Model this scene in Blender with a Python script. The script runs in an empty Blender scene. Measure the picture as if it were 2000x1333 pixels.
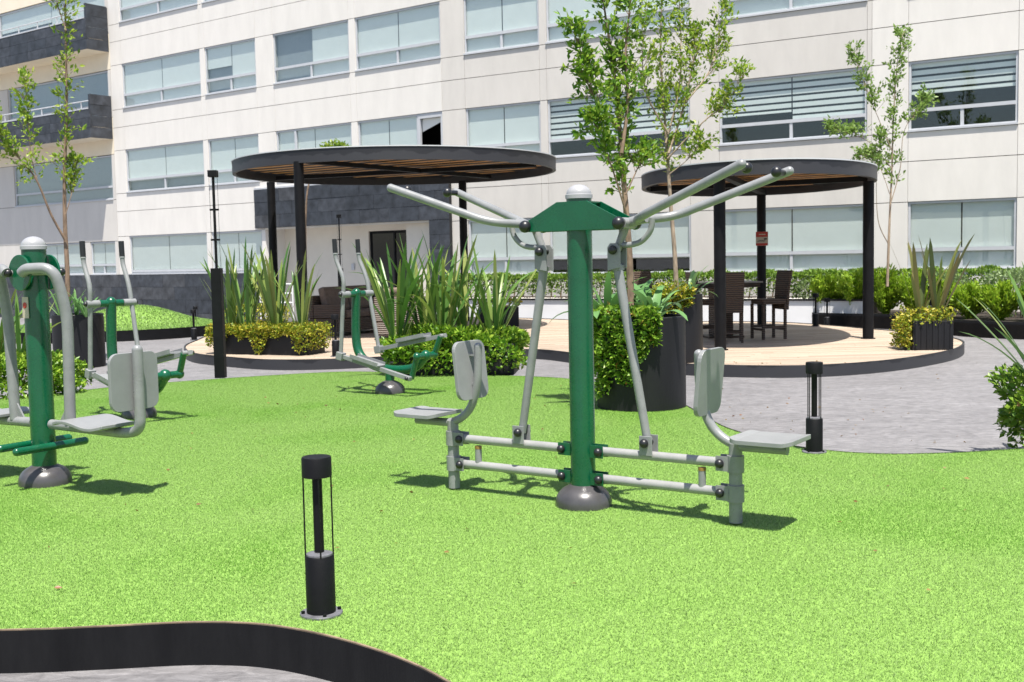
import bpy, bmesh, math, random
import numpy as np
from math import radians as rad, sin, cos, pi
from mathutils import Vector, Matrix
from mathutils.geometry import tessellate_polygon

S = bpy.context.scene
COL = S.collection
random.seed(7)
rng = np.random.default_rng(11)

# ------------------------------------------------------------------ camera, light, exposure
FPX, PITCH, ROLL, CZ = 2200.0, rad(4.2), rad(-1.16), 1.62
_fw = Vector((0, cos(PITCH), -sin(PITCH))); _up = Vector((0, sin(PITCH), cos(PITCH))); _rt = Vector((1, 0, 0))
CR = cos(ROLL) * _rt + sin(ROLL) * _up
CU = -sin(ROLL) * _rt + cos(ROLL) * _up
cam = bpy.data.cameras.new('camera')
cam.sensor_width = 36.0
cam.lens = FPX / 2000 * 36
cam.clip_end = 1500
cam.dof.use_dof = True
cam.dof.focus_distance = 7.0
cam.dof.aperture_fstop = 7.0
camo = bpy.data.objects.new('camera', cam)
COL.objects.link(camo)
m = Matrix.Identity(4)
for i in range(3):
    m[i][0] = CR[i]; m[i][1] = CU[i]; m[i][2] = -_fw[i]; m[i][3] = (0, 0, CZ)[i]
camo.matrix_world = m
S.camera = camo

SUN = Vector((0.06, -0.35, 1.0)).normalized()
w = bpy.data.worlds.new('World'); S.world = w; w.use_nodes = True
nt = w.node_tree
sky = nt.nodes.new('ShaderNodeTexSky'); sky.sky_type = 'NISHITA'; sky.sun_disc = False
sky.sun_elevation = math.asin(SUN.z); sky.sun_rotation = math.atan2(SUN.x, SUN.y)
sky.air_density = 1.0; sky.dust_density = 1.6
bg = nt.nodes['Background']; bg.inputs[1].default_value = 0.09
nt.links.new(sky.outputs[0], bg.inputs[0])
sl = bpy.data.lights.new('sun', 'SUN'); sl.energy = 5.0; sl.angle = rad(0.53); sl.color = (1, .955, .88)
so = bpy.data.objects.new('sun', sl); COL.objects.link(so)
so.rotation_euler = SUN.to_track_quat('Z', 'Y').to_euler()
so.location = (4, -8, 20)
S.view_settings.view_transform = 'Standard'; S.view_settings.look = 'None'
S.view_settings.exposure = 1.0; S.view_settings.gamma = 1
S.render.engine = 'CYCLES'

TZ, DZ = 0.17, 0.15      # top of turf, top of deck


def at(px, py, Y):
    """world point at depth Y seen at a photograph position (used to survey trees)"""
    d = _fw * FPX + CR * (px - 1000) - CU * (py - 666.5)
    return Vector((0, 0, CZ)) + d * (Y / d.y)


# ------------------------------------------------------------------ materials
MATS = {}


def mat(name, col, rough=.6, metal=0, spec=.5, noise=0, nscale=8, bump=0, bscale=60, col2=None, coat=0, stretch=None, coords='Object', rvar=0):
    M = bpy.data.materials.new(name); M.use_nodes = True
    t = M.node_tree; p = t.nodes['Principled BSDF']
    p.inputs['Base Color'].default_value = (*col, 1); p.inputs['Roughness'].default_value = rough
    p.inputs['Metallic'].default_value = metal; p.inputs['Specular IOR Level'].default_value = spec
    if coat:
        p.inputs['Coat Weight'].default_value = coat; p.inputs['Coat Roughness'].default_value = .12
    tc = t.nodes.new('ShaderNodeTexCoord')
    src = tc.outputs[coords]
    if stretch:
        mp = t.nodes.new('ShaderNodeMapping'); mp.inputs['Scale'].default_value = stretch
        t.links.new(src, mp.inputs[0]); src = mp.outputs[0]
    if noise or col2:
        n = t.nodes.new('ShaderNodeTexNoise'); n.inputs['Scale'].default_value = nscale
        n.inputs['Detail'].default_value = 6; n.inputs['Roughness'].default_value = .62
        t.links.new(src, n.inputs[0])
        r = t.nodes.new('ShaderNodeValToRGB')
        c2 = col2 if col2 else tuple(min(1, c * (1 + noise)) for c in col)
        c1 = col if col2 else tuple(c * (1 - noise) for c in col)
        r.color_ramp.elements[0].position = .34; r.color_ramp.elements[1].position = .66
        r.color_ramp.elements[0].color = (*c1, 1); r.color_ramp.elements[1].color = (*c2, 1)
        t.links.new(n.outputs[0], r.inputs[0]); t.links.new(r.outputs[0], p.inputs['Base Color'])
    if bump:
        n2 = t.nodes.new('ShaderNodeTexNoise'); n2.inputs['Scale'].default_value = bscale; n2.inputs['Detail'].default_value = 5
        t.links.new(src, n2.inputs[0])
        b = t.nodes.new('ShaderNodeBump'); b.inputs['Strength'].default_value = bump; b.inputs['Distance'].default_value = .02
        t.links.new(n2.outputs[0], b.inputs['Height']); t.links.new(b.outputs[0], p.inputs['Normal'])
    if rvar:
        n4 = t.nodes.new('ShaderNodeTexNoise'); n4.inputs['Scale'].default_value = 16; n4.inputs['Detail'].default_value = 8; n4.inputs['Roughness'].default_value = .75
        t.links.new(src, n4.inputs[0]); q4 = t.nodes.new('ShaderNodeMapRange'); q4.inputs[1].default_value = .35; q4.inputs[2].default_value = .65
        q4.inputs[3].default_value = max(.08, rough - rvar); q4.inputs[4].default_value = rough + rvar
        t.links.new(n4.outputs[0], q4.inputs[0]); t.links.new(q4.outputs[0], p.inputs['Roughness'])
    MATS[name] = M
    return M


def leafmat(name, cols, rough=.42, trans=.3, per='island', spec=.4, vary=0, rare=False):
    M = bpy.data.materials.new(name); M.use_nodes = True
    t = M.node_tree; p = t.nodes['Principled BSDF']; p.inputs['Roughness'].default_value = rough
    p.inputs['Specular IOR Level'].default_value = spec
    if per == 'island':
        g = t.nodes.new('ShaderNodeNewGeometry'); o = g.outputs['Random Per Island']
    else:
        g = t.nodes.new('ShaderNodeObjectInfo'); o = g.outputs['Random']
    r = t.nodes.new('ShaderNodeValToRGB')
    el = r.color_ramp.elements
    el[0].color = (*cols[0], 1); el[1].color = (*cols[-1], 1)
    for i, c in enumerate(cols[1:-1]):
        e = el.new((i + 1) / (len(cols) - (2 if rare else 1)) * (.975 if rare else 1)); e.color = (*c, 1)
    t.links.new(o, r.inputs[0]); t.links.new(r.outputs[0], p.inputs['Base Color'])
    tr = t.nodes.new('ShaderNodeBsdfTranslucent'); t.links.new(r.outputs[0], tr.inputs[0])
    mx = t.nodes.new('ShaderNodeMixShader'); mx.inputs[0].default_value = trans
    t.links.new(p.outputs[0], mx.inputs[1]); t.links.new(tr.outputs[0], mx.inputs[2])
    t.links.new(mx.outputs[0], t.nodes['Material Output'].inputs[0])
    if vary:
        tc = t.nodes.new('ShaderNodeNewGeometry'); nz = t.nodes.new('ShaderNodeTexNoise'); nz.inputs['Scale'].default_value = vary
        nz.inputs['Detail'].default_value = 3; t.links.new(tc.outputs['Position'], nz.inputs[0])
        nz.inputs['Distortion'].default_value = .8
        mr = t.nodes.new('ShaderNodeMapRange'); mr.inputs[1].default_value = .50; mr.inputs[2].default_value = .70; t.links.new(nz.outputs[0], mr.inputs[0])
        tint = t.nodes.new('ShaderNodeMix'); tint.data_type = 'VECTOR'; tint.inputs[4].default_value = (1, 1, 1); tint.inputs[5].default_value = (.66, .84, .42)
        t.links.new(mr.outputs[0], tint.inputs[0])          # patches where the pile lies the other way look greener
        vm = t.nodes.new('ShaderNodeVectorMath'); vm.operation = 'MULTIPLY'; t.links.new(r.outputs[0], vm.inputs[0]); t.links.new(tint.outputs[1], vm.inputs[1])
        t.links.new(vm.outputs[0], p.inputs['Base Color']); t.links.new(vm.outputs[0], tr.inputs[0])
        # the soft pile scatters like a mat: blade normals lean towards the pile's own normal
        mn = t.nodes.new('ShaderNodeMix'); mn.data_type = 'VECTOR'; mn.inputs[0].default_value = .52; mn.inputs[5].default_value = (0, 0, 1)
        t.links.new(tc.outputs['Normal'], mn.inputs[4]); nv = t.nodes.new('ShaderNodeVectorMath'); nv.operation = 'NORMALIZE'
        t.links.new(mn.outputs[1], nv.inputs[0]); t.links.new(nv.outputs[0], p.inputs['Normal'])
    MATS[name] = M
    return M


def glassmat(name, tint, base=.06, rough=.015):
    M = bpy.data.materials.new(name); M.use_nodes = True
    t = M.node_tree; t.nodes.remove(t.nodes['Principled BSDF'])
    tr = t.nodes.new('ShaderNodeBsdfTransparent'); tr.inputs[0].default_value = (*tint, 1)
    gl = t.nodes.new('ShaderNodeBsdfGlossy'); gl.inputs['Roughness'].default_value = rough
    gl.inputs[0].default_value = (.95, .96, .96, 1)
    fr = t.nodes.new('ShaderNodeFresnel')
    ge = t.nodes.new('ShaderNodeNewGeometry'); io = t.nodes.new('ShaderNodeMapRange')
    io.inputs[3].default_value = 1.5; io.inputs[4].default_value = 1 / 1.5      # same pane reflectance from either face
    t.links.new(ge.outputs['Backfacing'], io.inputs[0]); t.links.new(io.outputs[0], fr.inputs[0])
    ad = t.nodes.new('ShaderNodeMath'); ad.operation = 'ADD'; ad.inputs[1].default_value = base; ad.use_clamp = True
    mx = t.nodes.new('ShaderNodeMixShader')
    t.links.new(fr.outputs[0], ad.inputs[0]); t.links.new(ad.outputs[0], mx.inputs[0])
    t.links.new(tr.outputs[0], mx.inputs[1]); t.links.new(gl.outputs[0], mx.inputs[2])
    t.links.new(mx.outputs[0], t.nodes['Material Output'].inputs[0])
    MATS[name] = M
    return M


mat('green_paint', (.001, .074, .031), .30, noise=.12, nscale=5, coat=.25, bump=.02, bscale=90, rvar=.14)
mat('grey_paint', (.20, .205, .207), .36, spec=.5, noise=.10, nscale=11, bump=.03, bscale=120, rvar=.15)
mat('silver_paint', (.255, .254, .25), .36, noise=.08, nscale=9, bump=.02, bscale=120, rvar=.14)
mat('grey_plate', (.205, .21, .212), .42, noise=.06, nscale=9, bump=.06, bscale=260)
mat('dome_grey', (.055, .052, .055), .3, noise=.2, nscale=9, bump=.03, bscale=40)
mat('cap_silver', (.30, .30, .31), .3, noise=.06)
mat('black_rubber', (.012, .012, .014), .38)
mat('rubber_stop', (.22, .13, .03), .6, noise=.3, nscale=20)
mat('black_metal', (.0045, .0045, .0055), .55, spec=.2, noise=.35, nscale=6, bump=.05, bscale=90)
mat('kerb_paint', (.004, .004, .005), .6, spec=.2, col2=(.009, .009, .010), nscale=3.5, bump=.1, bscale=30, stretch=(2.5, 2.5, .5))
mat('ply_edge', (.16, .115, .075), .8, noise=.5, nscale=9)
mat('flange', (.10, .10, .11), .5, noise=.3, nscale=30)
mat('planter_black', (.009, .009, .0105), .5, spec=.3, noise=.2, nscale=5, bump=.08, bscale=25, stretch=(1, 1, .25))
mat('stucco_white', (.68, .648, .602), .85, noise=.045, nscale=2.2, bump=.12, bscale=14, stretch=(1, 1, .28))
mat('stucco_grey', (.565, .535, .495), .85, noise=.045, nscale=2.2, bump=.12, bscale=14, stretch=(1, 1, .28))
mat('cream', (.74, .66, .52), .8, noise=.03, nscale=2)  # cream paint with the yellowish bounce light worked into its colour
mat('portal_cream', (.66, .61, .53), .8, noise=.04, nscale=1.4)
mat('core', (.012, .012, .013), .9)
mat('aluminium', (.48, .49, .51), .4, metal=.0, noise=.04)
mat('blind', (.74, .735, .705), .8, noise=.02, nscale=3)
mat('blind_and_reflection_grey', (.30, .32, .34), .8, noise=.03)  # bay blinds, and the sky reflection painted behind some panes
mat('slate', (.030, .034, .042), .52, noise=.45, nscale=3.5, bump=.25, bscale=22)
mat('slate_b', (.040, .044, .053), .55, noise=.45, nscale=4, bump=.25, bscale=24)
mat('slate_c', (.048, .05, .056), .5, noise=.5, nscale=3, bump=.25, bscale=26)
mat('batten', (.58, .30, .11), .6, noise=.25, nscale=6, stretch=(.4, 6, 6))
mat('roof_metal', (.5, .52, .53), .5)
mat('plank', (.345, .275, .21), .62, noise=.13, nscale=5, bump=.15, bscale=40, stretch=(.3, 6, 1))
mat('plank_b', (.39, .315, .243), .6, noise=.13, nscale=5, bump=.15, bscale=40, stretch=(.3, 6, 1))
mat('plank_c', (.305, .24, .182), .65, noise=.13, nscale=5, bump=.15, bscale=40, stretch=(.3, 6, 1))
mat('soil', (.025, .017, .011), .9, noise=.5, nscale=40)
mat('bark', (.17, .115, .075), .8, noise=.45, nscale=14, bump=.5, bscale=30, stretch=(1, 1, .25))
mat('bark_pale', (.26, .20, .14), .8, noise=.4, nscale=14, bump=.5, bscale=30, stretch=(1, 1, .25))
mat('stem', (.10, .12, .03), .7)
mat('white_wall', (.72, .72, .73), .7, noise=.04, nscale=2)
mat('cushion', (.15, .108, .082), .9, noise=.2, nscale=12, bump=.3, bscale=160)
mat('table_top', (.22, .19, .17), .3, noise=.15)
mat('red_sign', (.36, .03, .02), .5)
mat('paper', (.42, .36, .28), .6)
mat('ink', (.03, .03, .03), .6)
mat('door_glass', (.012, .012, .013), .08, spec=.6)
mat('candle', (.75, .70, .58), .4)
mat('pebble', (.6, .57, .52), .7, noise=.3, nscale=3)
mat('turf_soil', (.18, .31, .058), .9, noise=.1, nscale=30)
glassmat('glass', (.955, .985, .98), base=.01)
glassmat('lamp_glass', (.85, .9, .92), base=.03)
leafmat('leaf_dark', [(.03, .095, .012), (.06, .155, .016), (.10, .21, .022), (.18, .29, .035)])
leafmat('leaf_bright', [(.09, .19, .018), (.17, .29, .026), (.26, .37, .035), (.36, .43, .055)], trans=.48)
leafmat('leaf_tree', [(.06, .16, .016), (.12, .25, .024), (.21, .34, .035), (.32, .42, .055)], trans=.48)
leafmat('leaf_pale', [(.12, .22, .04), (.19, .30, .06), (.25, .36, .09), (.12, .22, .03)], trans=.45)
leafmat('leaf_box', [(.07, .17, .014), (.14, .27, .022), (.22, .36, .03), (.32, .43, .05)])
leafmat('leaf_yellow', [(.10, .17, .015), (.22, .28, .022), (.36, .36, .03), (.46, .36, .05)])
leafmat('leaf_mixed', [(.06, .15, .012), (.12, .24, .02), (.19, .32, .03), (.27, .38, .05), (.42, .16, .04)], rare=True)
leafmat('leaf_hedge', [(.08, .17, .02), (.13, .24, .03), (.19, .31, .04), (.25, .34, .06)])
leafmat('leaf_fern', [(.16, .30, .015), (.25, .40, .025), (.34, .46, .04), (.20, .34, .02)], trans=.4)
leafmat('leaf_sage', [(.15, .22, .09), (.22, .30, .14), (.19, .28, .08), (.25, .33, .16)])
leafmat('flax', [(.045, .115, .024), (.085, .18, .036), (.15, .24, .05), (.25, .28, .075)], per='obj', rough=.36, trans=.22)
leafmat('flax_bronze', [(.07, .10, .03), (.13, .15, .04), (.18, .15, .05), (.10, .14, .035)], per='obj', rough=.36, trans=.2)
leafmat('agapanthus', [(.08, .19, .05), (.12, .25, .08), (.16, .30, .10), (.09, .20, .04)], per='obj', rough=.36, trans=.25)
leafmat('turf_blade', [(.168, .30, .056), (.180, .316, .062), (.195, .334, .07), (.28, .41, .14)], rough=.36, trans=.38, spec=.6, vary=.55)


def paving_material():
    M = bpy.data.materials.new('paving'); M.use_nodes = True
    t = M.node_tree; p = t.nodes['Principled BSDF']; L = t.links.new
    tc = t.nodes.new('ShaderNodeTexCoord')
    mp = t.nodes.new('ShaderNodeMapping'); mp.inputs['Rotation'].default_value = (0, 0, rad(4)); mp.inputs['Scale'].default_value = (1.0, 2.3, 1)
    L(tc.outputs['Object'], mp.inputs[0])
    n = t.nodes.new('ShaderNodeTexNoise'); n.inputs['Scale'].default_value = 8.5; n.inputs['Detail'].default_value = 10; n.inputs['Roughness'].default_value = .72
    n.inputs['Distortion'].default_value = .6
    L(mp.outputs[0], n.inputs[0])
    v = t.nodes.new('ShaderNodeTexVoronoi'); v.inputs['Scale'].default_value = 2.2; v.feature = 'F1'
    L(mp.outputs[0], v.inputs[0])
    v2 = t.nodes.new('ShaderNodeTexVoronoi'); v2.inputs['Scale'].default_value = 2.2; v2.feature = 'DISTANCE_TO_EDGE'
    L(mp.outputs[0], v2.inputs[0])
    n3 = t.nodes.new('ShaderNodeTexNoise'); n3.inputs['Scale'].default_value = .35; n3.inputs['Detail'].default_value = 4
    L(tc.outputs['Object'], n3.inputs[0])
    r = t.nodes.new('ShaderNodeValToRGB'); e = r.color_ramp.elements
    e[0].position = .33; e[0].color = (.105, .102, .106, 1); e[1].position = .68; e[1].color = (.24, .232, .237, 1)
    q = e.new(.5); q.color = (.166, .160, .164, 1)
    L(n.outputs[0], r.inputs[0])
    bw = t.nodes.new('ShaderNodeSeparateColor'); L(v.outputs['Color'], bw.inputs[0])
    mr = t.nodes.new('ShaderNodeMapRange'); mr.inputs[3].default_value = .9; mr.inputs[4].default_value = 1.08
    L(bw.outputs[0], mr.inputs[0])
    mr2 = t.nodes.new('ShaderNodeMapRange'); mr2.inputs[1].default_value = .3; mr2.inputs[2].default_value = .7; mr2.inputs[3].default_value = .92; mr2.inputs[4].default_value = 1.07
    L(n3.outputs[0], mr2.inputs[0])
    mu = t.nodes.new('ShaderNodeMath'); mu.operation = 'MULTIPLY'; L(mr.outputs[0], mu.inputs[0]); L(mr2.outputs[0], mu.inputs[1])
    st = t.nodes.new('ShaderNodeMapRange'); st.inputs[1].default_value = 0; st.inputs[2].default_value = .022; st.inputs[3].default_value = .85; st.inputs[4].default_value = 1
    L(v2.outputs['Distance'], st.inputs[0])
    mu2 = t.nodes.new('ShaderNodeMath'); mu2.operation = 'MULTIPLY'; L(mu.outputs[0], mu2.inputs[0]); L(st.outputs[0], mu2.inputs[1])
    vm = t.nodes.new('ShaderNodeVectorMath'); vm.operation = 'SCALE'; L(r.outputs[0], vm.inputs[0]); L(mu2.outputs[0], vm.inputs[3])
    L(vm.outputs[0], p.inputs['Base Color'])
    b = t.nodes.new('ShaderNodeBump'); b.inputs['Strength'].default_value = .55; b.inputs['Distance'].default_value = .03
    L(n.outputs[0], b.inputs['Height']); L(b.outputs[0], p.inputs['Normal'])
    p.inputs['Roughness'].default_value = .6
    MATS['paving'] = M


paving_material()


def weave_material():
    M = bpy.data.materials.new('wicker'); M.use_nodes = True
    t = M.node_tree; p = t.nodes['Principled BSDF']; L = t.links.new
    tc = t.nodes.new('ShaderNodeTexCoord')
    wv = t.nodes.new('ShaderNodeTexWave'); wv.bands_direction = 'Z'; wv.inputs['Scale'].default_value = 9; wv.inputs['Distortion'].default_value = 1.5
    wv.inputs['Detail'].default_value = 2
    L(tc.outputs['Object'], wv.inputs[0])
    r = t.nodes.new('ShaderNodeValToRGB')
    r.color_ramp.elements[0].color = (.035, .023, .016, 1); r.color_ramp.elements[1].color = (.12, .08, .056, 1)
    L(wv.outputs[0], r.inputs[0]); L(r.outputs[0], p.inputs['Base Color'])
    b = t.nodes.new('ShaderNodeBump'); b.inputs['Strength'].default_value = .7; b.inputs['Distance'].default_value = .02
    L(wv.outputs[0], b.inputs['Height']); L(b.outputs[0], p.inputs['Normal'])
    p.inputs['Roughness'].default_value = .55
    MATS['wicker'] = M


weave_material()


def fascia_material():
    """dark painted steel with the water marks that run down from the upper edge"""
    M = bpy.data.materials.new('fascia'); M.use_nodes = True
    t = M.node_tree; p = t.nodes['Principled BSDF']; L = t.links.new
    tc = t.nodes.new('ShaderNodeTexCoord'); sp = t.nodes.new('ShaderNodeSeparateXYZ'); L(tc.outputs['Object'], sp.inputs[0])
    mp = t.nodes.new('ShaderNodeMapping'); mp.inputs['Scale'].default_value = (2.2, 2.2, .0); L(tc.outputs['Object'], mp.inputs[0])
    n = t.nodes.new('ShaderNodeTexNoise'); n.inputs['Scale'].default_value = 1.4; n.inputs['Detail'].default_value = 4; L(mp.outputs[0], n.inputs[0])
    a = t.nodes.new('ShaderNodeMath'); a.operation = 'MULTIPLY_ADD'; a.inputs[1].default_value = .30; a.inputs[2].default_value = -.03
    L(n.outputs[0], a.inputs[0])
    s = t.nodes.new('ShaderNodeMath'); s.operation = 'ADD'; L(a.outputs[0], s.inputs[0]); L(sp.outputs[2], s.inputs[1])
    g = t.nodes.new('ShaderNodeMapRange'); g.inputs[1].default_value = .255; g.inputs[2].default_value = .268; L(s.outputs[0], g.inputs[0])
    mx = t.nodes.new('ShaderNodeMix'); mx.data_type = 'RGBA'
    mx.inputs[6].default_value = (.027, .027, .031, 1); mx.inputs[7].default_value = (.012, .012, .015, 1)
    L(g.outputs[0], mx.inputs[0]); L(mx.outputs[2], p.inputs['Base Color'])
    p.inputs['Roughness'].default_value = .5
    MATS['fascia'] = M


fascia_material()


# ------------------------------------------------------------------ mesh helpers
class MB:
    def __init__(s):
        s.v = []; s.f = []

    def add(s, vs, fs):
        o = len(s.v); s.v += [tuple(v) for v in vs]; s.f += [tuple(i + o for i in f) for f in fs]
        return s

    def box(s, c, size, R=None):
        x, y, z = (d / 2 for d in size)
        vs = [Vector((a * x, b * y, d * z)) for a in (-1, 1) for b in (-1, 1) for d in (-1, 1)]
        if R is not None:
            vs = [R @ v for v in vs]
        c = Vector(c)
        return s.add([v + c for v in vs], [(0, 1, 3, 2), (4, 6, 7, 5), (0, 4, 5, 1), (2, 3, 7, 6), (0, 2, 6, 4), (1, 5, 7, 3)])

    def bx(s, x0, x1, y0, y1, z0, z1):
        return s.box(((x0 + x1) / 2, (y0 + y1) / 2, (z0 + z1) / 2), (x1 - x0, y1 - y0, z1 - z0))

    def tube(s, path, r, n=14, cap=True):
        path = [Vector(p) for p in path]
        rs = r if isinstance(r, (list, tuple)) else [r] * len(path)
        t0 = (path[1] - path[0]).normalized()
        ref = Vector((0, 0, 1)) if abs(t0.z) < .9 else Vector((1, 0, 0))
        nx = t0.cross(ref).normalized(); vs = []; fs = []
        for i, p in enumerate(path):
            if i == 0: t = t0
            elif i == len(path) - 1: t = (path[i] - path[i - 1]).normalized()
            else: t = ((path[i + 1] - path[i]).normalized() + (path[i] - path[i - 1]).normalized()).normalized()
            nx = (nx - t * nx.dot(t)).normalized(); ny = t.cross(nx)
            for k in range(n):
                a = 2 * pi * k / n
                vs.append(p + rs[i] * (cos(a) * nx + sin(a) * ny))
        for i in range(len(path) - 1):
            for k in range(n):
                k2 = (k + 1) % n
                fs.append((i * n + k, i * n + k2, (i + 1) * n + k2, (i + 1) * n + k))
        if cap:
            fs.append(tuple(range(n - 1, -1, -1))); b = (len(path) - 1) * n
            fs.append(tuple(b + k for k in range(n)))
        return s.add(vs, fs)

    def lathe(s, prof, c=(0, 0, 0), n=32, axis=None):
        c = Vector(c); vs = []; fs = []
        R = Matrix.Identity(3) if axis is None else Vector((0, 0, 1)).rotation_difference(Vector(axis)).to_matrix()
        for r, z in prof:
            for k in range(n):
                a = 2 * pi * k / n
                vs.append(c + R @ Vector((r * cos(a), r * sin(a), z)))
        for i in range(len(prof) - 1):
            for k in range(n):
                k2 = (k + 1) % n
                fs.append((i * n + k, i * n + k2, (i + 1) * n + k2, (i + 1) * n + k))
        fs.append(tuple(range(n - 1, -1, -1))); b = (len(prof) - 1) * n
        fs.append(tuple(b + k for k in range(n)))
        return s.add(vs, fs)

    def ball(s, c, r, n=16):
        prof = [(max(.0005, r * sin(pi * i / 10)), -r * cos(pi * i / 10)) for i in range(11)]
        return s.lathe(prof, c, n)

    def prism(s, poly, z0, z1, f=None):
        """extrude 2D polygon between z0 and z1; f maps (x, y, z) to a point"""
        f = f or (lambda x, y, z: (x, y, z))
        n = len(poly)
        vs = [f(x, y, z0) for x, y in poly] + [f(x, y, z1) for x, y in poly]
        tri = tessellate_polygon([[Vector((x, y, 0)) for x, y in poly]])
        fs = [(i, (i + 1) % n, n + (i + 1) % n, n + i) for i in range(n)]
        for a, b, c in tri:
            fs.append((c, b, a)); fs.append((n + a, n + b, n + c))
        return s.add(vs, fs)

    def build(s, name, m, parent=None, smooth=None, bevel=0, loc=None, rot=None):
        me = bpy.data.meshes.new(name); me.from_pydata(s.v, [], s.f)
        me.materials.append(MATS[m] if isinstance(m, str) else m)
        b = bmesh.new(); b.from_mesh(me)
        bmesh.ops.recalc_face_normals(b, faces=b.faces); b.to_mesh(me); b.free()
        o = bpy.data.objects.new(name, me); COL.objects.link(o)
        if parent: o.parent = parent
        if loc is not None: o.location = loc
        if rot is not None: o.rotation_euler = rot
        if smooth is not None:
            me.polygons.foreach_set('use_smooth', [True] * len(me.polygons))
            me.set_sharp_from_angle(angle=rad(smooth))
        if bevel:
            md = o.modifiers.new('bevel', 'BEVEL'); md.width = bevel; md.segments = 2; md.limit_method = 'ANGLE'; md.angle_limit = rad(40)
        return o


def tag(o, label=None, cat=None, group=None, kind=None):
    if label: o['label'] = label
    if cat: o['category'] = cat
    if group: o['group'] = group
    if kind: o['kind'] = kind
    return o


def empty(name, loc, rz=0, label=None, cat=None, group=None):
    o = bpy.data.objects.new(name, None); COL.objects.link(o)
    o.location = loc; o.rotation_euler = (0, 0, rz); o.empty_display_size = .2
    return tag(o, label, cat, group)


def copy_tree(o, parent=None):
    c = o.copy(); COL.objects.link(c); c.parent = parent
    for ch in list(o.children):
        copy_tree(ch, c)
    return c


def fillet(pts, r, n=6):
    pts = [Vector(p) for p in pts]; out = [pts[0]]
    for i in range(1, len(pts) - 1):
        a, b, c = pts[i - 1], pts[i], pts[i + 1]
        d1 = (a - b); d2 = (c - b); rr = min(r, d1.length * .49, d2.length * .49)
        p1 = b + d1.normalized() * rr; p2 = b + d2.normalized() * rr
        for k in range(n + 1):
            t = k / n
            out.append(p1 * (1 - t) ** 2 + b * 2 * t * (1 - t) + p2 * t ** 2)
    out.append(pts[-1])
    return out


def catmull(P, n=8, closed=False):
    P = [Vector(p) for p in P]; N = len(P); out = []
    rngi = range(N) if closed else range(N - 1)
    for i in rngi:
        g = (lambda j: P[j % N]) if closed else (lambda j: P[max(0, min(N - 1, j))])
        p0, p1, p2, p3 = g(i - 1), g(i), g(i + 1), g(i + 2)
        for k in range(n):
            t = k / n
            out.append(.5 * ((2 * p1) + (-p0 + p2) * t + (2 * p0 - 5 * p1 + 4 * p2 - p3) * t * t + (-p0 + 3 * p1 - 3 * p2 + p3) * t ** 3))
    if not closed: out.append(P[-1])
    return out


def rrect(wd, h, r, n=5):
    out = []
    for cx, cy, a0 in ((wd / 2 - r, h / 2 - r, 0), (-wd / 2 + r, h / 2 - r, 90), (-wd / 2 + r, -h / 2 + r, 180), (wd / 2 - r, -h / 2 + r, 270)):
        for k in range(n + 1):
            a = rad(a0 + 90 * k / n); out.append((cx + r * cos(a), cy + r * sin(a)))
    return out

# ------------------------------------------------------------------ ground
AB, AC, AD = rad(-36.5), rad(-31.7), rad(-33)
OB = Vector((-1.86, 32.77, 0)); OD = Vector((8.44, 26.40, 0))


def sstep(t):
    t = max(0., min(1., t)); return t * t * (3 - 2 * t)


def ground_z(x, y):
    sB = (Vector((x, y, 0)) - OB).dot(Vector((sin(AB), -cos(AB), 0)))
    return -.42 * sstep((8 - sB) / 7) * sstep((-3.5 - x) / 3)


xs = [-400, -120, -45] + list(np.arange(-30, 31, 1.0)) + [45, 120, 400]
ys = [-400, -120, -40, -20] + list(np.arange(-8, 56, 1.0)) + [80, 140, 400]
g = MB()
for y in ys:
    for x in xs: g.v.append((x, y, ground_z(x, y)))
nx_ = len(xs)
for j in range(len(ys) - 1):
    for i in range(nx_ - 1):
        g.f.append((j * nx_ + i, j * nx_ + i + 1, (j + 1) * nx_ + i + 1, (j + 1) * nx_ + i))
tag(g.build('paving', 'paving', smooth=60), kind='structure', label='grey slate textured courtyard paving')

# --- artificial turf with its kerb
kerb_pts = [(-9.5, 4.3), (-6, 4.38), (-3.4, 4.45), (-2.08, 4.43), (-1.68, 4.45), (-1.31, 4.48), (-1.01, 4.43), (-.72, 4.27), (-.44, 4.03), (-.24, 3.78), (-.02, 3.40), (.35, 2.6), (.9, 1.6), (1.6, .9), (3, .6), (6, .6), (9.5, .8)]
far_pts = [(9.5, 8.9), (5.2, 8.3), (3.68, 8.05), (3.09, 7.95), (2.55, 7.99), (2.1, 8.37), (1.80, 9.2), (1.70, 10.0), (1.62, 11.0), (1.25, 12.4), (.68, 13.35), (0.01, 13.83), (-.9, 14.3), (-1.75, 14.66), (-2.43, 14.76), (-3.65, 14.23), (-4.72, 13.56), (-5.3, 12.9), (-6.5, 12.2), (-9.5, 11.6)]
kc = [(p.x, p.y) for p in catmull([(a, b, 0) for a, b in kerb_pts], 8)]
fc = [(p.x, p.y) for p in catmull([(a, b, 0) for a, b in far_pts], 8)]
turf_poly = kc + fc


def flat_poly(poly, z):
    b = MB(); tri = tessellate_polygon([[Vector((x, y, 0)) for x, y in poly]])
    b.v = [(x, y, z) for x, y in poly]; b.f = [tuple(t) for t in tri]
    return b


turf = tag(flat_poly(turf_poly, TZ).build('turf', 'turf_soil'), kind='structure', label='raised artificial lawn with a wavy edge')


def offset_poly(poly, d):
    n = len(poly); out = []
    for i in range(n):
        a = Vector(poly[i - 1]); b = Vector(poly[(i + 1) % n]); t = (b - a).normalized()
        out.append((poly[i][0] + t.y * d, poly[i][1] - t.x * d))
    return out


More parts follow.
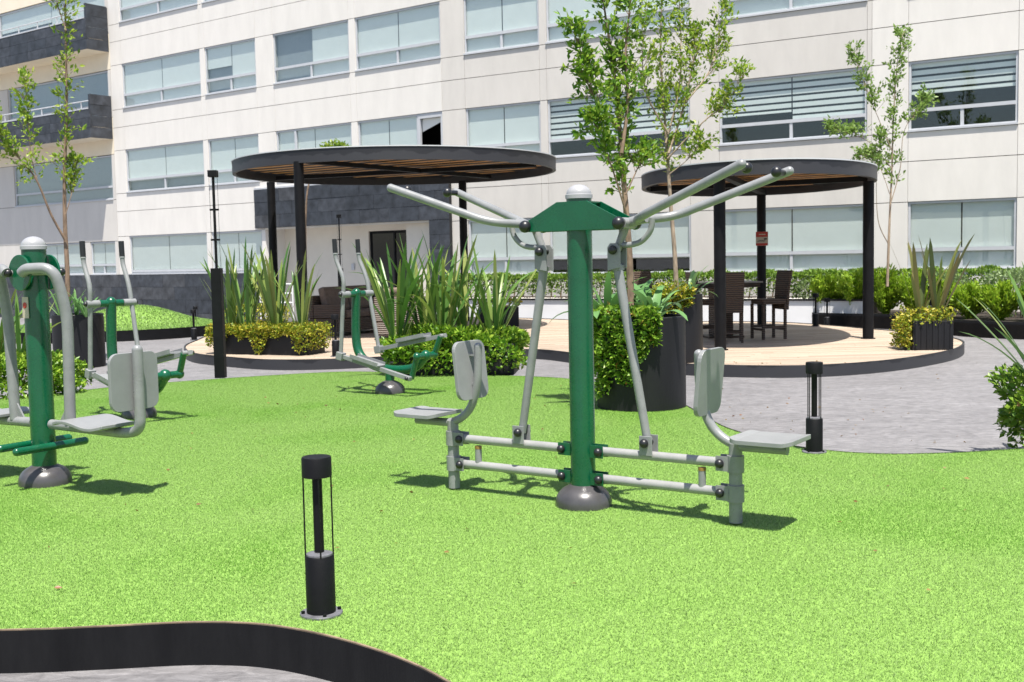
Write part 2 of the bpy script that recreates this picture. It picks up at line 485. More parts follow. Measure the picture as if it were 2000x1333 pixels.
def kerb_strip(poly, d, z0, z1, closed=True):
    """vertical kerb band standing outside a counter-clockwise outline"""
    o = offset_poly(poly, d); n = len(poly); b = MB()
    for (x, y) in poly: b.v.append((x, y, z1))
    for (x, y) in o: b.v.append((x, y, z1))
    for (x, y) in o: b.v.append((x, y, z0))
    for i in range(n if closed else n - 1):
        j = (i + 1) % n
        b.f += [(i, j, n + j, n + i), (n + i, n + j, 2 * n + j, 2 * n + i)]
    return b


kerb = tag(kerb_strip(turf_poly, .018, -.05, TZ + .004).build('kerb', 'kerb_paint', smooth=40), kind='structure', label='black edging band around the artificial lawn')
kerb_strip(offset_poly(kc, .004)[3:-3], .010, TZ + .0035, TZ + .009, False).build('top_edge', 'ply_edge', kerb)


def inside_mask(poly, P):
    x, y = P[:, 0], P[:, 1]; ins = np.zeros(len(P), bool); n = len(poly)
    for i in range(n):
        (x0, y0), (x1, y1) = poly[i - 1], poly[i]
        c = (y0 <= y) != (y1 <= y)
        with np.errstate(divide='ignore', invalid='ignore'):
            ins ^= c & (x < x0 + (y - y0) / (y1 - y0) * (x1 - x0))
    return ins


def tri_mesh(name, V, F, m):
    me = bpy.data.meshes.new(name); nf = len(F); k = F.shape[1]
    me.vertices.add(len(V)); me.vertices.foreach_set('co', np.ascontiguousarray(V, dtype=np.float32).ravel())
    me.loops.add(nf * k); me.loops.foreach_set('vertex_index', np.ascontiguousarray(F, dtype=np.int32).ravel())
    me.polygons.add(nf); me.polygons.foreach_set('loop_start', np.arange(0, nf * k, k, dtype=np.int32))
    me.update(calc_edges=True); me.validate()
    me.materials.append(MATS[m]); return me


def blades(P, hmin, hmax, wmin, wmax, rg, lean=(.2, 1.1)):
    """grass blades rooted at P (n, 3): two bent triangles each"""
    n = len(P); h = rg.uniform(hmin, hmax, n); a = rg.uniform(0, 2 * pi, n); ln = rg.uniform(*lean, n) * h; wd = rg.uniform(wmin, wmax, n) / 2
    d = np.stack([np.cos(a), np.sin(a), 0 * a], 1); q = np.stack([-np.sin(a), np.cos(a), 0 * a], 1) * wd[:, None]; z = np.array([0, 0, 1.])
    mid = P + d * (ln * .35)[:, None] + z * (h * .6)[:, None]; tip = P + d * ln[:, None] + z * h[:, None]
    V = np.stack([P - q, P + q, mid + q * .8, mid - q * .8, tip], 1).reshape(-1, 3)
    b = np.arange(n)[:, None] * 5
    F = np.concatenate([b + [0, 1, 2], b + [0, 2, 3], b + [3, 2, 4]])
    return V, F


CELL = .3


def grass_on(name, poly, zf, label, label_edge, per_m2, hmin, hmax, wmin, wmax, seed, ylo=-99, lean=(.2, 1.1)):
    """whole square cells of grass are instances of a few patches, the cells cut by the outline are blades of their own"""
    rg = np.random.default_rng(seed); N = int(per_m2 * CELL * CELL)
    patches = []
    for k in range(4):
        P = np.concatenate([rg.uniform(-CELL / 2, CELL / 2, (N, 2)), np.full((N, 1), -.002)], 1)
        patches.append(bpy.data.objects.new('patch', tri_mesh('patch', *blades(P, hmin, hmax, wmin, wmax, rg, lean), 'turf_blade')))
    A = np.array(poly); x0, y0 = A.min(0); x1, y1 = A.max(0)
    gx, gy = np.meshgrid(np.arange(x0, x1, CELL) + CELL / 2, np.arange(max(y0, ylo), y1, CELL) + CELL / 2)
    C = np.stack([gx.ravel(), gy.ravel()], 1); h = CELL / 2 + .004
    ins = [inside_mask(poly, C + np.array(o) * h) for o in ((-1, -1), (1, -1), (1, 1), (-1, 1), (0, -1), (0, 1), (1, 0), (-1, 0))]
    full = np.all(ins, 0); edge = np.any(ins, 0) & ~full
    Z = np.array([zf(x, y) for x, y in C])
    pts = np.concatenate([C, Z[:, None]], 1)[full]
    me = bpy.data.meshes.new(name); me.from_pydata(pts.tolist(), [], [])
    o = bpy.data.objects.new(name, me); COL.objects.link(o)
    ng = bpy.data.node_groups.new(name, 'GeometryNodeTree')
    ng.interface.new_socket('Geometry', in_out='INPUT', socket_type='NodeSocketGeometry')
    ng.interface.new_socket('Geometry', in_out='OUTPUT', socket_type='NodeSocketGeometry')
    Nn = ng.nodes; L = ng.links.new
    gi = Nn.new('NodeGroupInput'); go = Nn.new('NodeGroupOutput'); jn = Nn.new('GeometryNodeGeometryToInstance')
    for p in patches:
        oi = Nn.new('GeometryNodeObjectInfo'); oi.inputs['Object'].default_value = p; oi.inputs['As Instance'].default_value = True
        L(oi.outputs['Geometry'], jn.inputs[0])
    ip = Nn.new('GeometryNodeInstanceOnPoints'); ip.inputs['Pick Instance'].default_value = True
    ri = Nn.new('FunctionNodeRandomValue'); ri.data_type = 'INT'; ri.inputs['Seed'].default_value = seed
    for q in ri.inputs:
        if q.type == 'INT' and q.name == 'Max': q.default_value = 3
        if q.type == 'INT' and q.name == 'Min': q.default_value = 0
    rq = Nn.new('FunctionNodeRandomValue'); rq.data_type = 'INT'; rq.inputs['Seed'].default_value = seed + 1
    for q in rq.inputs:
        if q.type == 'INT' and q.name == 'Max': q.default_value = 3
        if q.type == 'INT' and q.name == 'Min': q.default_value = 0
    mu = Nn.new('ShaderNodeMath'); mu.operation = 'MULTIPLY'; mu.inputs[1].default_value = pi / 2
    cb = Nn.new('ShaderNodeCombineXYZ')
    out_int = [q for q in ri.outputs if q.type == 'INT'][0]; out_rq = [q for q in rq.outputs if q.type == 'INT'][0]
    L(out_rq, mu.inputs[0]); L(mu.outputs[0], cb.inputs[2]); L(cb.outputs[0], ip.inputs['Rotation'])
    L(gi.outputs[0], ip.inputs['Points']); L(jn.outputs[0], ip.inputs['Instance']); L(out_int, ip.inputs['Instance Index']); L(ip.outputs[0], go.inputs[0])
    md = o.modifiers.new('grass', 'NODES'); md.node_group = ng
    tag(o, label, 'grass', kind='stuff')
    E = C[edge]; P = (E[:, None, :] + rg.uniform(-CELL / 2, CELL / 2, (len(E), N, 2))).reshape(-1, 2)
    P = P[inside_mask(poly, P)]
    P3 = np.concatenate([P, np.array([zf(x, y) for x, y in P])[:, None] - .002], 1)
    eo = bpy.data.objects.new(name + '_edge', tri_mesh(name + '_edge', *blades(P3, hmin, hmax, wmin, wmax, rg, lean), 'turf_blade')); COL.objects.link(eo)
    tag(eo, label_edge, 'grass', kind='stuff')


grass_on('grass', turf_poly, lambda x, y: TZ, 'short bright green artificial grass covering the exercise lawn', 'fringe of artificial grass along the wavy lawn edge', 30000, .007, .0145, .0015, .0026, 5, 2.4, (.5, 1.7))

# --- grass mound in the far left corner
mo = [(-11.2, 24.6), (-9.6, 24.0), (-8.2, 24.35), (-7.25, 25.1), (-6.9, 26.1), (-7.5, 27.6), (-9.2, 28.6), (-11.2, 28.4), (-12.2, 26.5)]
mp_ = [(p.x, p.y) for p in catmull([(a, b, 0) for a, b in mo], 6, True)]
b = MB(); cx, cy = -9.55, 26.5; rings = 22; n = len(mp_)


def mound_z(X, Y):
    d2 = ((X + 8.95) / 1.25) ** 2 + ((Y - 26.6) / 1.2) ** 2
    return .22 + .46 * math.exp(-d2 ** 1.15)


for k in range(rings + 1):
    t = k / rings * .995
    for (x, y) in mp_:
        X, Y = cx + (x - cx) * (1 - t), cy + (y - cy) * (1 - t)
        b.v.append((X, Y, mound_z(X, Y)))
for k in range(rings):
    for i in range(n):
        j = (i + 1) % n
        b.f.append((k * n + i, k * n + j, (k + 1) * n + j, (k + 1) * n + i))
b.f.append(tuple(rings * n + i for i in range(n)))
mound = tag(b.build('turf_mound', 'turf_soil', smooth=80), kind='structure', label='small grass mound with black edging by the slate wall')
rg_ = np.random.default_rng(3); A_ = np.array(mp_)
P_ = rg_.uniform(A_.min(0), A_.max(0), (60000, 2)); P_ = P_[inside_mask(mp_, P_)]
P_ = np.concatenate([P_, np.array([mound_z(x, y) for x, y in P_])[:, None] - .003], 1)
mg = bpy.data.objects.new('mound_grass', tri_mesh('mound_grass', *blades(P_, .02, .045, .008, .014, rg_), 'turf_blade')); COL.objects.link(mg)
tag(mg, 'artificial grass covering the small mound near the dark wall', 'grass', kind='stuff')
tag(kerb_strip(mp_, .03, -.3, .235).build('mound_kerb', 'black_metal', smooth=40), kind='structure', label='black metal edging around the grass mound')

# --- timber deck of two lobes
dk = [(-5.9, 20.32), (-5.3, 18.7), (-4.46, 17.72), (-3.74, 17.12), (-3.05, 16.95), (-2.45, 17.05), (-1.6, 17.4), (-.8, 17.85), (.16, 18.05), (.55, 17.85), (.95, 17.15), (1.5, 16.1), (2.34, 15.12), (3.3, 14.62), (4.14, 14.62), (5.2, 15.18), (6.32, 16.3), (7.02, 17.5), (7.30, 18.6), (7.2, 20.0), (6.74, 21.2), (6.3, 22.6), (5.6, 23.9), (4.2, 24.6), (2.6, 24.9), (1.6, 26.0), (.4, 27.4), (-1.5, 28.6), (-3.5, 28.7), (-5.2, 27.6), (-6.1, 25.6), (-6.25, 23.4), (-6.12, 21.9)]
dpoly = [(p.x, p.y) for p in catmull([(a, b_, 0) for a, b_ in dk], 6, True)]
deck = tag(kerb_strip(dpoly, .03, -.05, DZ + .012).build('deck', 'fascia', smooth=40), kind='structure', label='curved timber deck with black edge under both pergolas')
DA = rad(2.5); dc, dsn = cos(DA), sin(DA)
lp = [(x * dc + y * dsn, -x * dsn + y * dc) for x, y in dpoly]


def spans(v):
    xs_ = []
    for i in range(len(lp)):
        (x0, y0), (x1, y1) = lp[i - 1], lp[i]
        if (y0 <= v) != (y1 <= v): xs_.append(x0 + (v - y0) / (y1 - y0) * (x1 - x0))
    xs_.sort(); return [(xs_[i], xs_[i + 1]) for i in range(0, len(xs_) - 1, 2)]


v0 = min(y for x, y in lp); v1 = max(y for x, y in lp); PW = .142; v = v0 + .01; pk = 0
while v < v1 - PW:
    for (a0, a1) in spans(v + PW / 2):
        lo = min(((s[0], s[1]) for s in spans(v + .004)), key=lambda s: abs((s[0] + s[1]) / 2 - (a0 + a1) / 2), default=(a0, a1))
        hi = min(((s[0], s[1]) for s in spans(v + PW - .004)), key=lambda s: abs((s[0] + s[1]) / 2 - (a0 + a1) / 2), default=(a0, a1))
        L0, L1, H0, H1 = lo[0], lo[1], hi[0], hi[1]
        if abs(L0 - a0) > 1.2 or abs(H0 - a0) > 1.2: L0 = H0 = a0
        if abs(L1 - a1) > 1.2 or abs(H1 - a1) > 1.2: L1 = H1 = a1
        cuts = [0.0]; ln = a1 - a0; c_ = random.uniform(.8, 3.0)
        while c_ < ln - .5: cuts.append(c_ / ln); c_ += random.uniform(2.4, 3.6)
        cuts.append(1.0)
        for q in range(len(cuts) - 1):
            s0, s1 = cuts[q], cuts[q + 1]; e = .002 / max(ln, .1)
            pts = [(L0 + (L1 - L0) * (s0 + e), v + .0045), (L0 + (L1 - L0) * (s1 - e), v + .0045), (H0 + (H1 - H0) * (s1 - e), v + PW - .0045), (H0 + (H1 - H0) * (s0 + e), v + PW - .0045)]
            wp = [(x * dc - y * dsn, x * dsn + y * dc) for x, y in pts]
            MB().prism(wp, DZ - .03, DZ + random.uniform(-.001, .0015)).build('plank', ('plank', 'plank_b', 'plank_c')[random.randrange(3)], deck)
            pk += 1
    v += PW
flat_poly(offset_poly(dpoly, -.02), DZ - .028).build('deck_base', 'core', deck)

# ------------------------------------------------------------------ apartment building
bld = empty('apartment_building', (-1.86, 32.77, 0), 0, 'white apartment block with bands of windows and dark slate entrance', 'building')


class Fac:
    def __init__(s, o, a): s.o = o; s.a = a

    def obj(s, mb, name, m, parent=None, **k):
        if parent is None:
            return mb.build(name, m, bld, loc=s.o - Vector(bld.location), rot=(0, 0, s.a), **k)
        return mb.build(name, m, parent, **k)


FB, FC, FD = Fac(OB, AB), Fac(OB, AC), Fac(OD, AD)
WT = .20      # panel thickness (reveal depth)


def panel(F, u0, u1, z0, z1, m, y0=0., gu=.004, gz=.008):
    F.obj(MB().bx(u0 + gu, u1 - gu, y0, y0 + WT, z0 + gz, z1 - gz), 'panel', m)


def window(F, u0, u1, z0, z1, st='full', m_blind='blind'):
    fr = MB(); t = .05; y0, y1 = .03, .085; tr = z0 + .29 * (z1 - z0); um = (u0 + u1) / 2
    fr.bx(u0, u1, y0, y1, z1 - t, z1 - .002); fr.bx(u0, u1, y0, y1, z0 + .002, z0 + t)
    fr.bx(u0 + .002, u0 + t, y0, y1, z0 + t, z1 - t); fr.bx(u1 - t, u1 - .002, y0, y1, z0 + t, z1 - t)
    fr.bx(u0 - .01, u1 + .01, -.035, y0 - .002, z0 - .028, z0 + .012)            # sill
    if st == 'plain':
        tr = z0 + t + .05
    if st != 'casement':
        fr.bx(u0 + t, u1 - t, y0 - .012, y1, tr - .04, tr + .04)
        fr.bx(um - .035, um + .035, y0, y1, z0 + t, tr - .04)
    else:
        fr.bx(u0 + .26 * (u1 - u0) - .04, u0 + .26 * (u1 - u0) + .04, y0 - .012, y1, z0 + t, z1 - t)
    wn = F.obj(fr, 'window', 'aluminium')
    gy = .055
    if st != 'casement':
        for a, b_, c, d in ((u0 + t, u1 - t, tr + .04, z1 - t), (u0 + t, um - .035, z0 + t, tr - .04), (um + .035, u1 - t, z0 + t, tr - .04)):
            F.obj(MB().bx(a, b_, gy, gy + .008, c, d), 'pane', 'glass', wn)
    else:
        uc = u0 + .26 * (u1 - u0)
        F.obj(MB().bx(u0 + t, uc - .04, gy, gy + .008, z0 + t, z1 - t), 'pane', 'glass', wn)
        F.obj(MB().bx(uc + .04, u1 - t, gy, gy + .008, z0 + t, z1 - t), 'pane', 'glass', wn)
    drops = {'full': (1, 1), 'casement': (1, 1), 'left_up': (.45, 1), 'left_none': (0, 1), 'low_open': (.70, .70), 'zebra': (.70, .70), 'zebra_pair': (.55, .72), 'third': (.46, .46), 'low_gap': (.74, .74), 'low_grey': (.74, .74), 'grey': (1, 1), 'plain': (1, 1)}[st if st in ('plain', 'low_grey', 'full', 'casement', 'left_up', 'left_none', 'low_open', 'zebra', 'zebra_pair', 'third', 'low_gap', 'grey') else 'full']
    halves = [(u0 + .02, um - .016, drops[0]), (um + .016, u1 - .02, drops[1])]
    if st in ('zebra', 'third'): halves = [(u0 + .02, u1 - .02, drops[0])]
    for a, b_, dr in halves:
        if dr <= 0: continue
        zb = z1 - dr * (z1 - z0) + (.02 if dr == 1 else 0); bl = MB()
        if st in ('zebra', 'zebra_pair') or st == 'third':
            z = z1 - .04; k = 0
            bl.bx(a, b_, .10, .16, z - .02, z1 - .002)
            while z > zb + .02:
                pit = .155; bl.bx(a, b_, .115 + .004 * (k % 2), .121 + .004 * (k % 2), max(zb, z - .105), z)
                z -= pit; k += 1
            bl.bx(a, b_, .105, .125, zb - .02, zb + .01)
        else:
            bl.bx(a, b_, .105, .111, zb, z1 - .06); bl.bx(a, b_, .10, .16, z1 - .07, z1 - .003); bl.bx(a, b_, .10, .118, zb - .018, zb + .008)
        F.obj(bl, 'blind', m_blind, wn)
        if st in ('zebra', 'zebra_pair') :
            F.obj(MB().bx(a + .004, b_ - .004, .135, .137, zb, z1 - .06), 'blind_backing', 'core', wn)
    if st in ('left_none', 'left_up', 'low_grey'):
        F.obj(MB().bx(u0 + .01, u1 - .01, .17, .176, z0, z1), 'reflection_sheet', 'blind_and_reflection_grey', wn)  # grey sheet painted as the sky's reflection in the glass, no real fabric
    return wn


ZB = {'g': (1.15, 2.72), 'f1': (4.30, 5.88), 'f2': (7.37, 8.98), 'f3': (10.45, 12.05)}
JZ = [3.64, 6.72, 9.83, 12.9]


def facade(F, mat_, ua, ub, cols, zbase, zg0, skip_ground=None, wtypes=None):
    """cols: window columns [(u0, u1)], wtypes[(row, index)] -> style; walls panelled between the joints"""
    rows = ['g', 'f1', 'f2', 'f3']
    edges = sorted(set([ua, ub] + [c for w_ in cols for c in w_]))
    for ri, r in enumerate(rows):
        z0, z1 = ZB[r]
        if r == 'g': z0 = zg0
        for i in range(len(edges) - 1):
            a, b_ = edges[i], edges[i + 1]; iswin = any(abs(a - c[0]) < 1e-6 for c in cols)
            hid = r == 'g' and skip_ground and a > skip_ground[0] - .01 and b_ < skip_ground[1] + .01
            if iswin and not hid:
                wi = [k for k, c in enumerate(cols) if abs(a - c[0]) < 1e-6][0]
                st = (wtypes or {}).get((r, wi), 'full')
                if st == 'split_open': window(F, a + .004, b_ - .95, z0 + .03, z1, 'full')
                else: window(F, a + .004, b_ - .004, z0 + .03, z1, st)
            elif not hid:
                panel(F, a, b_, z0, z1, mat_)
            if r == 'g':
                if not hid and zbase < z0 - .05: panel(F, a, b_, zbase, z0, mat_)
            nz = ZB[rows[ri + 1]][0] if ri < 3 else 13.6
            j = JZ[ri]
            panel(F, a, b_, z1, j, mat_); panel(F, a, b_, j, nz, mat_)


Bcols = [(-15.18, -10.73), (-10.48, -7.9), (-7.05, -3.65), (-3.39, -.02)]
# B ground floor uses narrower windows at the left, the portal takes the rest
facade(FB, 'stucco_white', -15.86, 0.0, Bcols, 1.30, 1.30, skip_ground=(-7.9, 0.0),
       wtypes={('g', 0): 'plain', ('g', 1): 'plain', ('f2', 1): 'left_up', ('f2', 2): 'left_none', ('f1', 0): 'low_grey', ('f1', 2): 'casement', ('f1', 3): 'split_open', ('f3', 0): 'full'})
facade(FC, 'stucco_grey', 0.0, 12.11, [(.79, 3.24), (3.46, 7.60), (8.38, 12.0)], 0.0, 1.13,
       wtypes={('f1', 1): 'zebra', ('f1', 2): 'zebra_pair', ('g', 1): 'low_gap'})
facade(FD, 'stucco_white', 0.0, 9.5, [(.82, 3.13), (4.4, 6.7)], 0.0, 1.15, wtypes={('f1', 0): 'third'})
FB.obj(MB().bx(-24.6, 1.4, 1.6, 1.7, -.6, 13.5), 'dark_backing', 'core')  # near-black backing sheets: the shade of the rooms put into their colour
FC.obj(MB().bx(0, 12.4, 1.3, 1.4, 0, 13.5), 'dark_backing', 'core')
FD.obj(MB().bx(-.2, 9.5, 1.1, 1.2, 0, 13.5), 'dark_backing', 'core')
FD.obj(MB().bx(9.45, 9.5, 0, 1.1, 0, 13.5), 'dark_backing', 'core')
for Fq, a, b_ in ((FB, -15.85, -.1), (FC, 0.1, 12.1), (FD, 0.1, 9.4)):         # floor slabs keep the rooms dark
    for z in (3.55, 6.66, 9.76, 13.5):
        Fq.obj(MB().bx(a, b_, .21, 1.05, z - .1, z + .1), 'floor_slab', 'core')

# open sash at the end of the B wing, first floor: dark gap with a slanting blind
sash = FB.obj(MB().bx(-.965, -.89, .02, .10, 4.34, 5.876).bx(-.10, -.024, .02, .10, 4.34, 5.876).bx(-.89, -.10, .02, .10, 5.74, 5.876).bx(-.89, -.10, .02, .10, 4.334, 4.40), 'open_sash', 'aluminium')
FB.obj(MB().prism([(-.885, 5.36), (-.885, 5.735), (-.105, 5.735), (-.105, 5.62)], .12, .13, lambda x, z, y: (x, y, z)), 'blind', 'blind', sash)

# slate clad plinth below the B wing, tile by tile
def slate_field(F, name, u0, u1, z0, z1, y0, tw, th, thick=.03, parent=None, seed=1):
    rs = random.Random(seed)
    base = F.obj(MB().bx(u0, u1, y0 + .006, y0 + thick + .10, z0, z1), name, 'core', parent)
    k = 0; z = z1
    while z > z0 + .02:
        zl = max(z0, z - th); u = u0 - (tw * .5 if k % 2 else 0)
        while u < u1 - .01:
            a, b_ = max(u, u0), min(u + tw, u1)
            if b_ - a > .05:
                d = rs.uniform(-.008, .004)
                F.obj(MB().bx(a + .004, b_ - .004, y0 + d, y0 + thick, zl + .004, z - .004), 'tile', rs.choice(['slate', 'slate_b', 'slate', 'slate_c']), base if parent is None else base.parent)
            u += tw
        z = zl; k += 1
    return base


slate_field(FB, 'slate_plinth', -24.5, -8.13, -.55, 1.30, -.03, 1.25, .46, seed=3)
slate_field(FB, 'portal_lintel', -8.11, .24, 2.78, 4.04, -.10, 1.2, .42, seed=4)
slate_field(FB, 'portal_pillar', -.54, .24, -.45, 2.775, -.10, .78, .42, seed=5)
FB.obj(MB().bx(-8.11, .2, -.09, .0, 4.045, 4.10), 'portal_coping', 'aluminium')
FB.obj(MB().bx(-7.9, -7.72, 0, 1.2, -.45, 2.77), 'pier', 'stucco_white')
ew = FB.obj(MB().bx(-7.9, -3.87, .85, 1.0, -.45, 2.77).bx(-1.74, -.5, .25, .40, -.45, 2.77).bx(-1.80, -1.70, .40, .9, -.45, 2.77).bx(-3.87, -1.8, .84, .99, 2.56, 2.77), 'entrance_wall', 'portal_cream')
FB.obj(MB().bx(-7.9, -.02, .02, 1.2, 2.772, 2.86), 'entrance_ceiling', 'white_wall')
for u in (-6.4, -4.9, -2.9, -2.6):
    FB.obj(MB().lathe([(.05, 0), (.05, .01)], (u, .45, 2.758), 12), 'downlight', 'black_metal')
dr = FB.obj(MB().bx(-3.86, -3.80, .9, .98, -.45, 2.55).bx(-1.86, -1.81, .9, .98, -.45, 2.55).bx(-3.8, -1.86, .9, .98, 2.49, 2.55).bx(-2.86, -2.80, .9, .98, -.45, 2.49), 'entrance_door', 'black_metal')
FB.obj(MB().bx(-3.8, -2.87, .93, .945, -.45, 2.48), 'pane', 'door_glass', dr)
FB.obj(MB().bx(-2.79, -1.87, .93, .945, -.45, 2.48), 'pane', 'door_glass', dr)
FB.obj(MB().bx(-4.62, -4.50, .80, .846, 1.35, 1.55), 'entry_phone', 'aluminium')

# balcony bay (A) left of the B wing
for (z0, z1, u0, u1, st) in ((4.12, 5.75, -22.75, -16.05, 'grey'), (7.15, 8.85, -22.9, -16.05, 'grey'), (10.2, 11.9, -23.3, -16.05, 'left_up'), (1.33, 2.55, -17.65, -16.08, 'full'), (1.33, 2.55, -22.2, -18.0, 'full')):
    wn = window(FB, u0, u1, z0, z1, st, 'blind_and_reflection_grey' if st == 'grey' else 'blind')
Aw = [(-24.6, -15.87, 2.56, 4.1), (-24.6, -22.77, 4.1, 5.77), (-16.04, -15.87, 4.1, 5.77), (-24.6, -15.87, 5.77, 7.13), (-24.6, -22.92, 7.13, 8.87), (-16.04, -15.87, 7.13, 8.87), (-24.6, -15.87, 8.87, 10.18), (-24.6, -23.32, 10.18, 11.92), (-16.04, -15.87, 10.18, 11.92), (-24.6, -15.87, 11.92, 13.6), (-24.6, -22.22, 1.30, 2.56), (-17.99, -17.66, 1.3, 2.56), (-16.07, -15.87, 1.3, 2.56)]
for (a, b_, c, d) in Aw:
    panel(FB, a, b_, c, d, 'cream' if (a < -24 and b_ > -16 and c > 5) else 'stucco_grey')


def balcony(zb, zt, zs):
    u0, u1, p = -26.0, -15.90, -.92
    root = FB.obj(MB().bx(u0, u1 - .03, p + .03, -.002, zb, zb + .16), 'balcony', 'cream')
    rs = random.Random(int(zb * 10))
    FB.obj(MB().bx(u0, u1 - .04, p + .035, p + .12, zb + .165, zt - .01), 'parapet', 'slate', root)
    z = zb; 
    while z < zt - .05:
        zz = min(zt, z + .36); u = u0
        while u < u1 - .05:
            a, b_ = u, min(u + 1.25, u1)
            FB.obj(MB().bx(a + .004, b_ - .004, p, p + .03, z + .004, zz - .004), 'tile', rs.choice(['slate', 'slate_b', 'slate_b']), root); u += 1.25
        z = zz
    z = zb
    while z < zs - .05:
        zz = min(zs, z + .40)
        FB.obj(MB().bx(u1 - .026, u1, p + .032, -.004, z + .004, zz - .006), 'tile', rs.choice(['slate', 'slate', 'slate_b']), root); z = zz
    FB.obj(MB().bx(u1 - .12, u1 - .03, p + .035, -.01, zt, zs - .01), 'side_wall', 'slate', root)
    FB.obj(MB().bx(u0, u1 - .13, p - .01, p + .13, zt + .0, zt + .05), 'coping', 'aluminium', root)
    rl = FB.obj(MB().tube([(u0, p + .05, zt + .30), (u1 - .1, p + .05, zt + .30)], .022, 8), 'railing', 'aluminium', root)
    u = u0 + .4
    while u < u1 - .2:
        rl2 = FB.obj(MB().bx(u, u + .03, p + .035, p + .065, zt + .05, zt + .29), 'rail_post', 'aluminium', root); u += 1.3


balcony(6.32, 7.36, 7.90)
balcony(9.50, 10.60, 11.15)

# ------------------------------------------------------------------ pergolas
def pergola(name, label, c, a, b_, rot, zb, h, posts, beams, bat_dir, pr=.09):
    root = empty(name, (c[0], c[1], DZ), 0, label, 'pergola', 'round pergolas on the deck')
    N = 72; zr = zb - DZ
    def el(f, t):
        x, y = a * f * cos(t), b_ * f * sin(t)
        return (x * cos(rot) - y * sin(rot), x * sin(rot) + y * cos(rot))
    ring = MB()
    kin = (a - .07) / a
    for k in range(N):
        t = 2 * pi * k / N; o, i = el(1, t), el(kin, t)
        ring.v += [(*o, 0), (*o, h), (*i, h), (*i, 0)]
    for k in range(N):
        j = (k + 1) % N
        for q in range(4):
            ring.f.append((4 * k + q, 4 * j + q, 4 * j + (q + 1) % 4, 4 * k + (q + 1) % 4))
    ring.build('fascia', 'fascia', root, smooth=40, loc=(0, 0, zr))
    fl = MB()
    for k in range(N):
        t = 2 * pi * k / N; o, i = el(1.004, t), el(kin, t)
        fl.v += [(*o, 0), (*o, .018), (*i, .018), (*i, 0)]
    fl.f = list(ring.f)
    fl.build('rim_flashing', 'roof_metal', root, smooth=40, loc=(0, 0, zr + h + .001))
    pol = [el(kin - .003, 2 * pi * k / N) for k in range(N)]
    MB().prism(pol, zr + h - .05, zr + h - .012).build('roof', 'black_metal', root)
    # battens under the roof
    dx, dy = cos(bat_dir), sin(bat_dir); nx, ny = -dy, dx
    R = max(a, b_); s = -R + .1; sp = .44
    while s < R:
        pts = []
        for k in range(N):
            p, q = pol[k], pol[(k + 1) % N]
            d0, d1 = p[0] * nx + p[1] * ny - s, q[0] * nx + q[1] * ny - s
            if (d0 <= 0) != (d1 <= 0):
                f = d0 / (d0 - d1); pts.append((p[0] + (q[0] - p[0]) * f) * dx + (p[1] + (q[1] - p[1]) * f) * dy)
        if len(pts) == 2 and abs(pts[1] - pts[0]) > .5:
            u0, u1 = min(pts) + .06, max(pts) - .06; um = (u0 + u1) / 2
            MB().box((um * dx + s * nx, um * dy + s * ny, zr + h - .056), (u1 - u0, .15, .008), Matrix.Rotation(bat_dir, 3, 'Z')).build('batten', 'batten', root)
        s += sp
    for (p, q) in beams:
        p = Vector((p[0] - c[0], p[1] - c[1], 0)); q = Vector((q[0] - c[0], q[1] - c[1], 0)); d = q - p
        MB().box(((p + q) / 2).to_tuple()[:2] + (zr + h - .16,), (d.length, .12, .085), Matrix.Rotation(math.atan2(d.y, d.x), 3, 'Z')).build('beam', 'black_metal', root)
    for (x, y) in posts:
        po = MB().lathe([(pr, 0), (pr, zr + h - .205)], (x - c[0], y - c[1], 0), 28).build('post', 'black_metal', root, smooth=40)
        MB().lathe([(pr + .03, 0), (pr + .03, .012), (pr + .002, .014)], (x - c[0], y - c[1], .002), 28).build('base_plate', 'black_metal', po, smooth=30)
    return root


pergola('pergola', 'large black round pergola with tan battens above the sofas, left of the green exerciser', (-2.36, 23.95), 3.36, 3.5, 0, 3.44, .235,
        [(-3.86, 20.9), (-5.45, 26.0), (-1.10, 26.9)], [((-4.0, 21.05), (-.45, 26.3)), ((-5.2, 25.5), (.55, 23.2))], rad(-33), .093)
pergola('pergola', 'smaller black round pergola above the wicker bar stools, right of the green exerciser', (4.31, 19.80), 1.98, 3.2, rad(-9), 2.78, .205,
        [(3.20, 17.25), (5.99, 18.89), (5.06, 22.75)], [((3.25, 17.3), (5.06, 22.6)), ((5.98, 18.95), (2.6, 20.7))], rad(-33), .09)

# red notice on the far post of the right pergola
nb = empty('notice_sign', (5.045, 22.64, 1.77), rad(-12), 'small red and cream notice fixed to the far pergola post', 'sign')
MB().bx(-.12, .12, -.012, 0, 0, .28).build('board', 'paper', nb)
MB().bx(-.118, .118, -.016, -.0125, .175, .278).build('header', 'red_sign', nb)
MB().bx(-.118, .118, -.016, -.0125, .004, .05).build('footer', 'red_sign', nb)
MB().bx(-.07, .07, -.0165, -.0125, .10, .112).bx(-.09, .05, -.0165, -.0125, .082, .09).bx(.04, .10, -.0165, -.0125, .12, .15).build('print', 'ink', nb)
MB().bx(-.06, .07, -.0185, -.0165, .215, .235).build('print', 'paper', nb)

# ------------------------------------------------------------------ exercise machines
def dome(root, r=.165, h=.125):
    prof = [(r, -.01), (r, .012)] + [(r * cos(t) if False else r * math.sqrt(max(0, 1 - (k / 8) ** 2.4)) * .999 + .0005, .012 + h * k / 8) for k, t in ((k, 0) for k in range(1, 8))] + [(r * .30, .012 + h)]
    return MB().lathe(prof, n=36).build('base_cover', 'dome_grey', root, smooth=50)


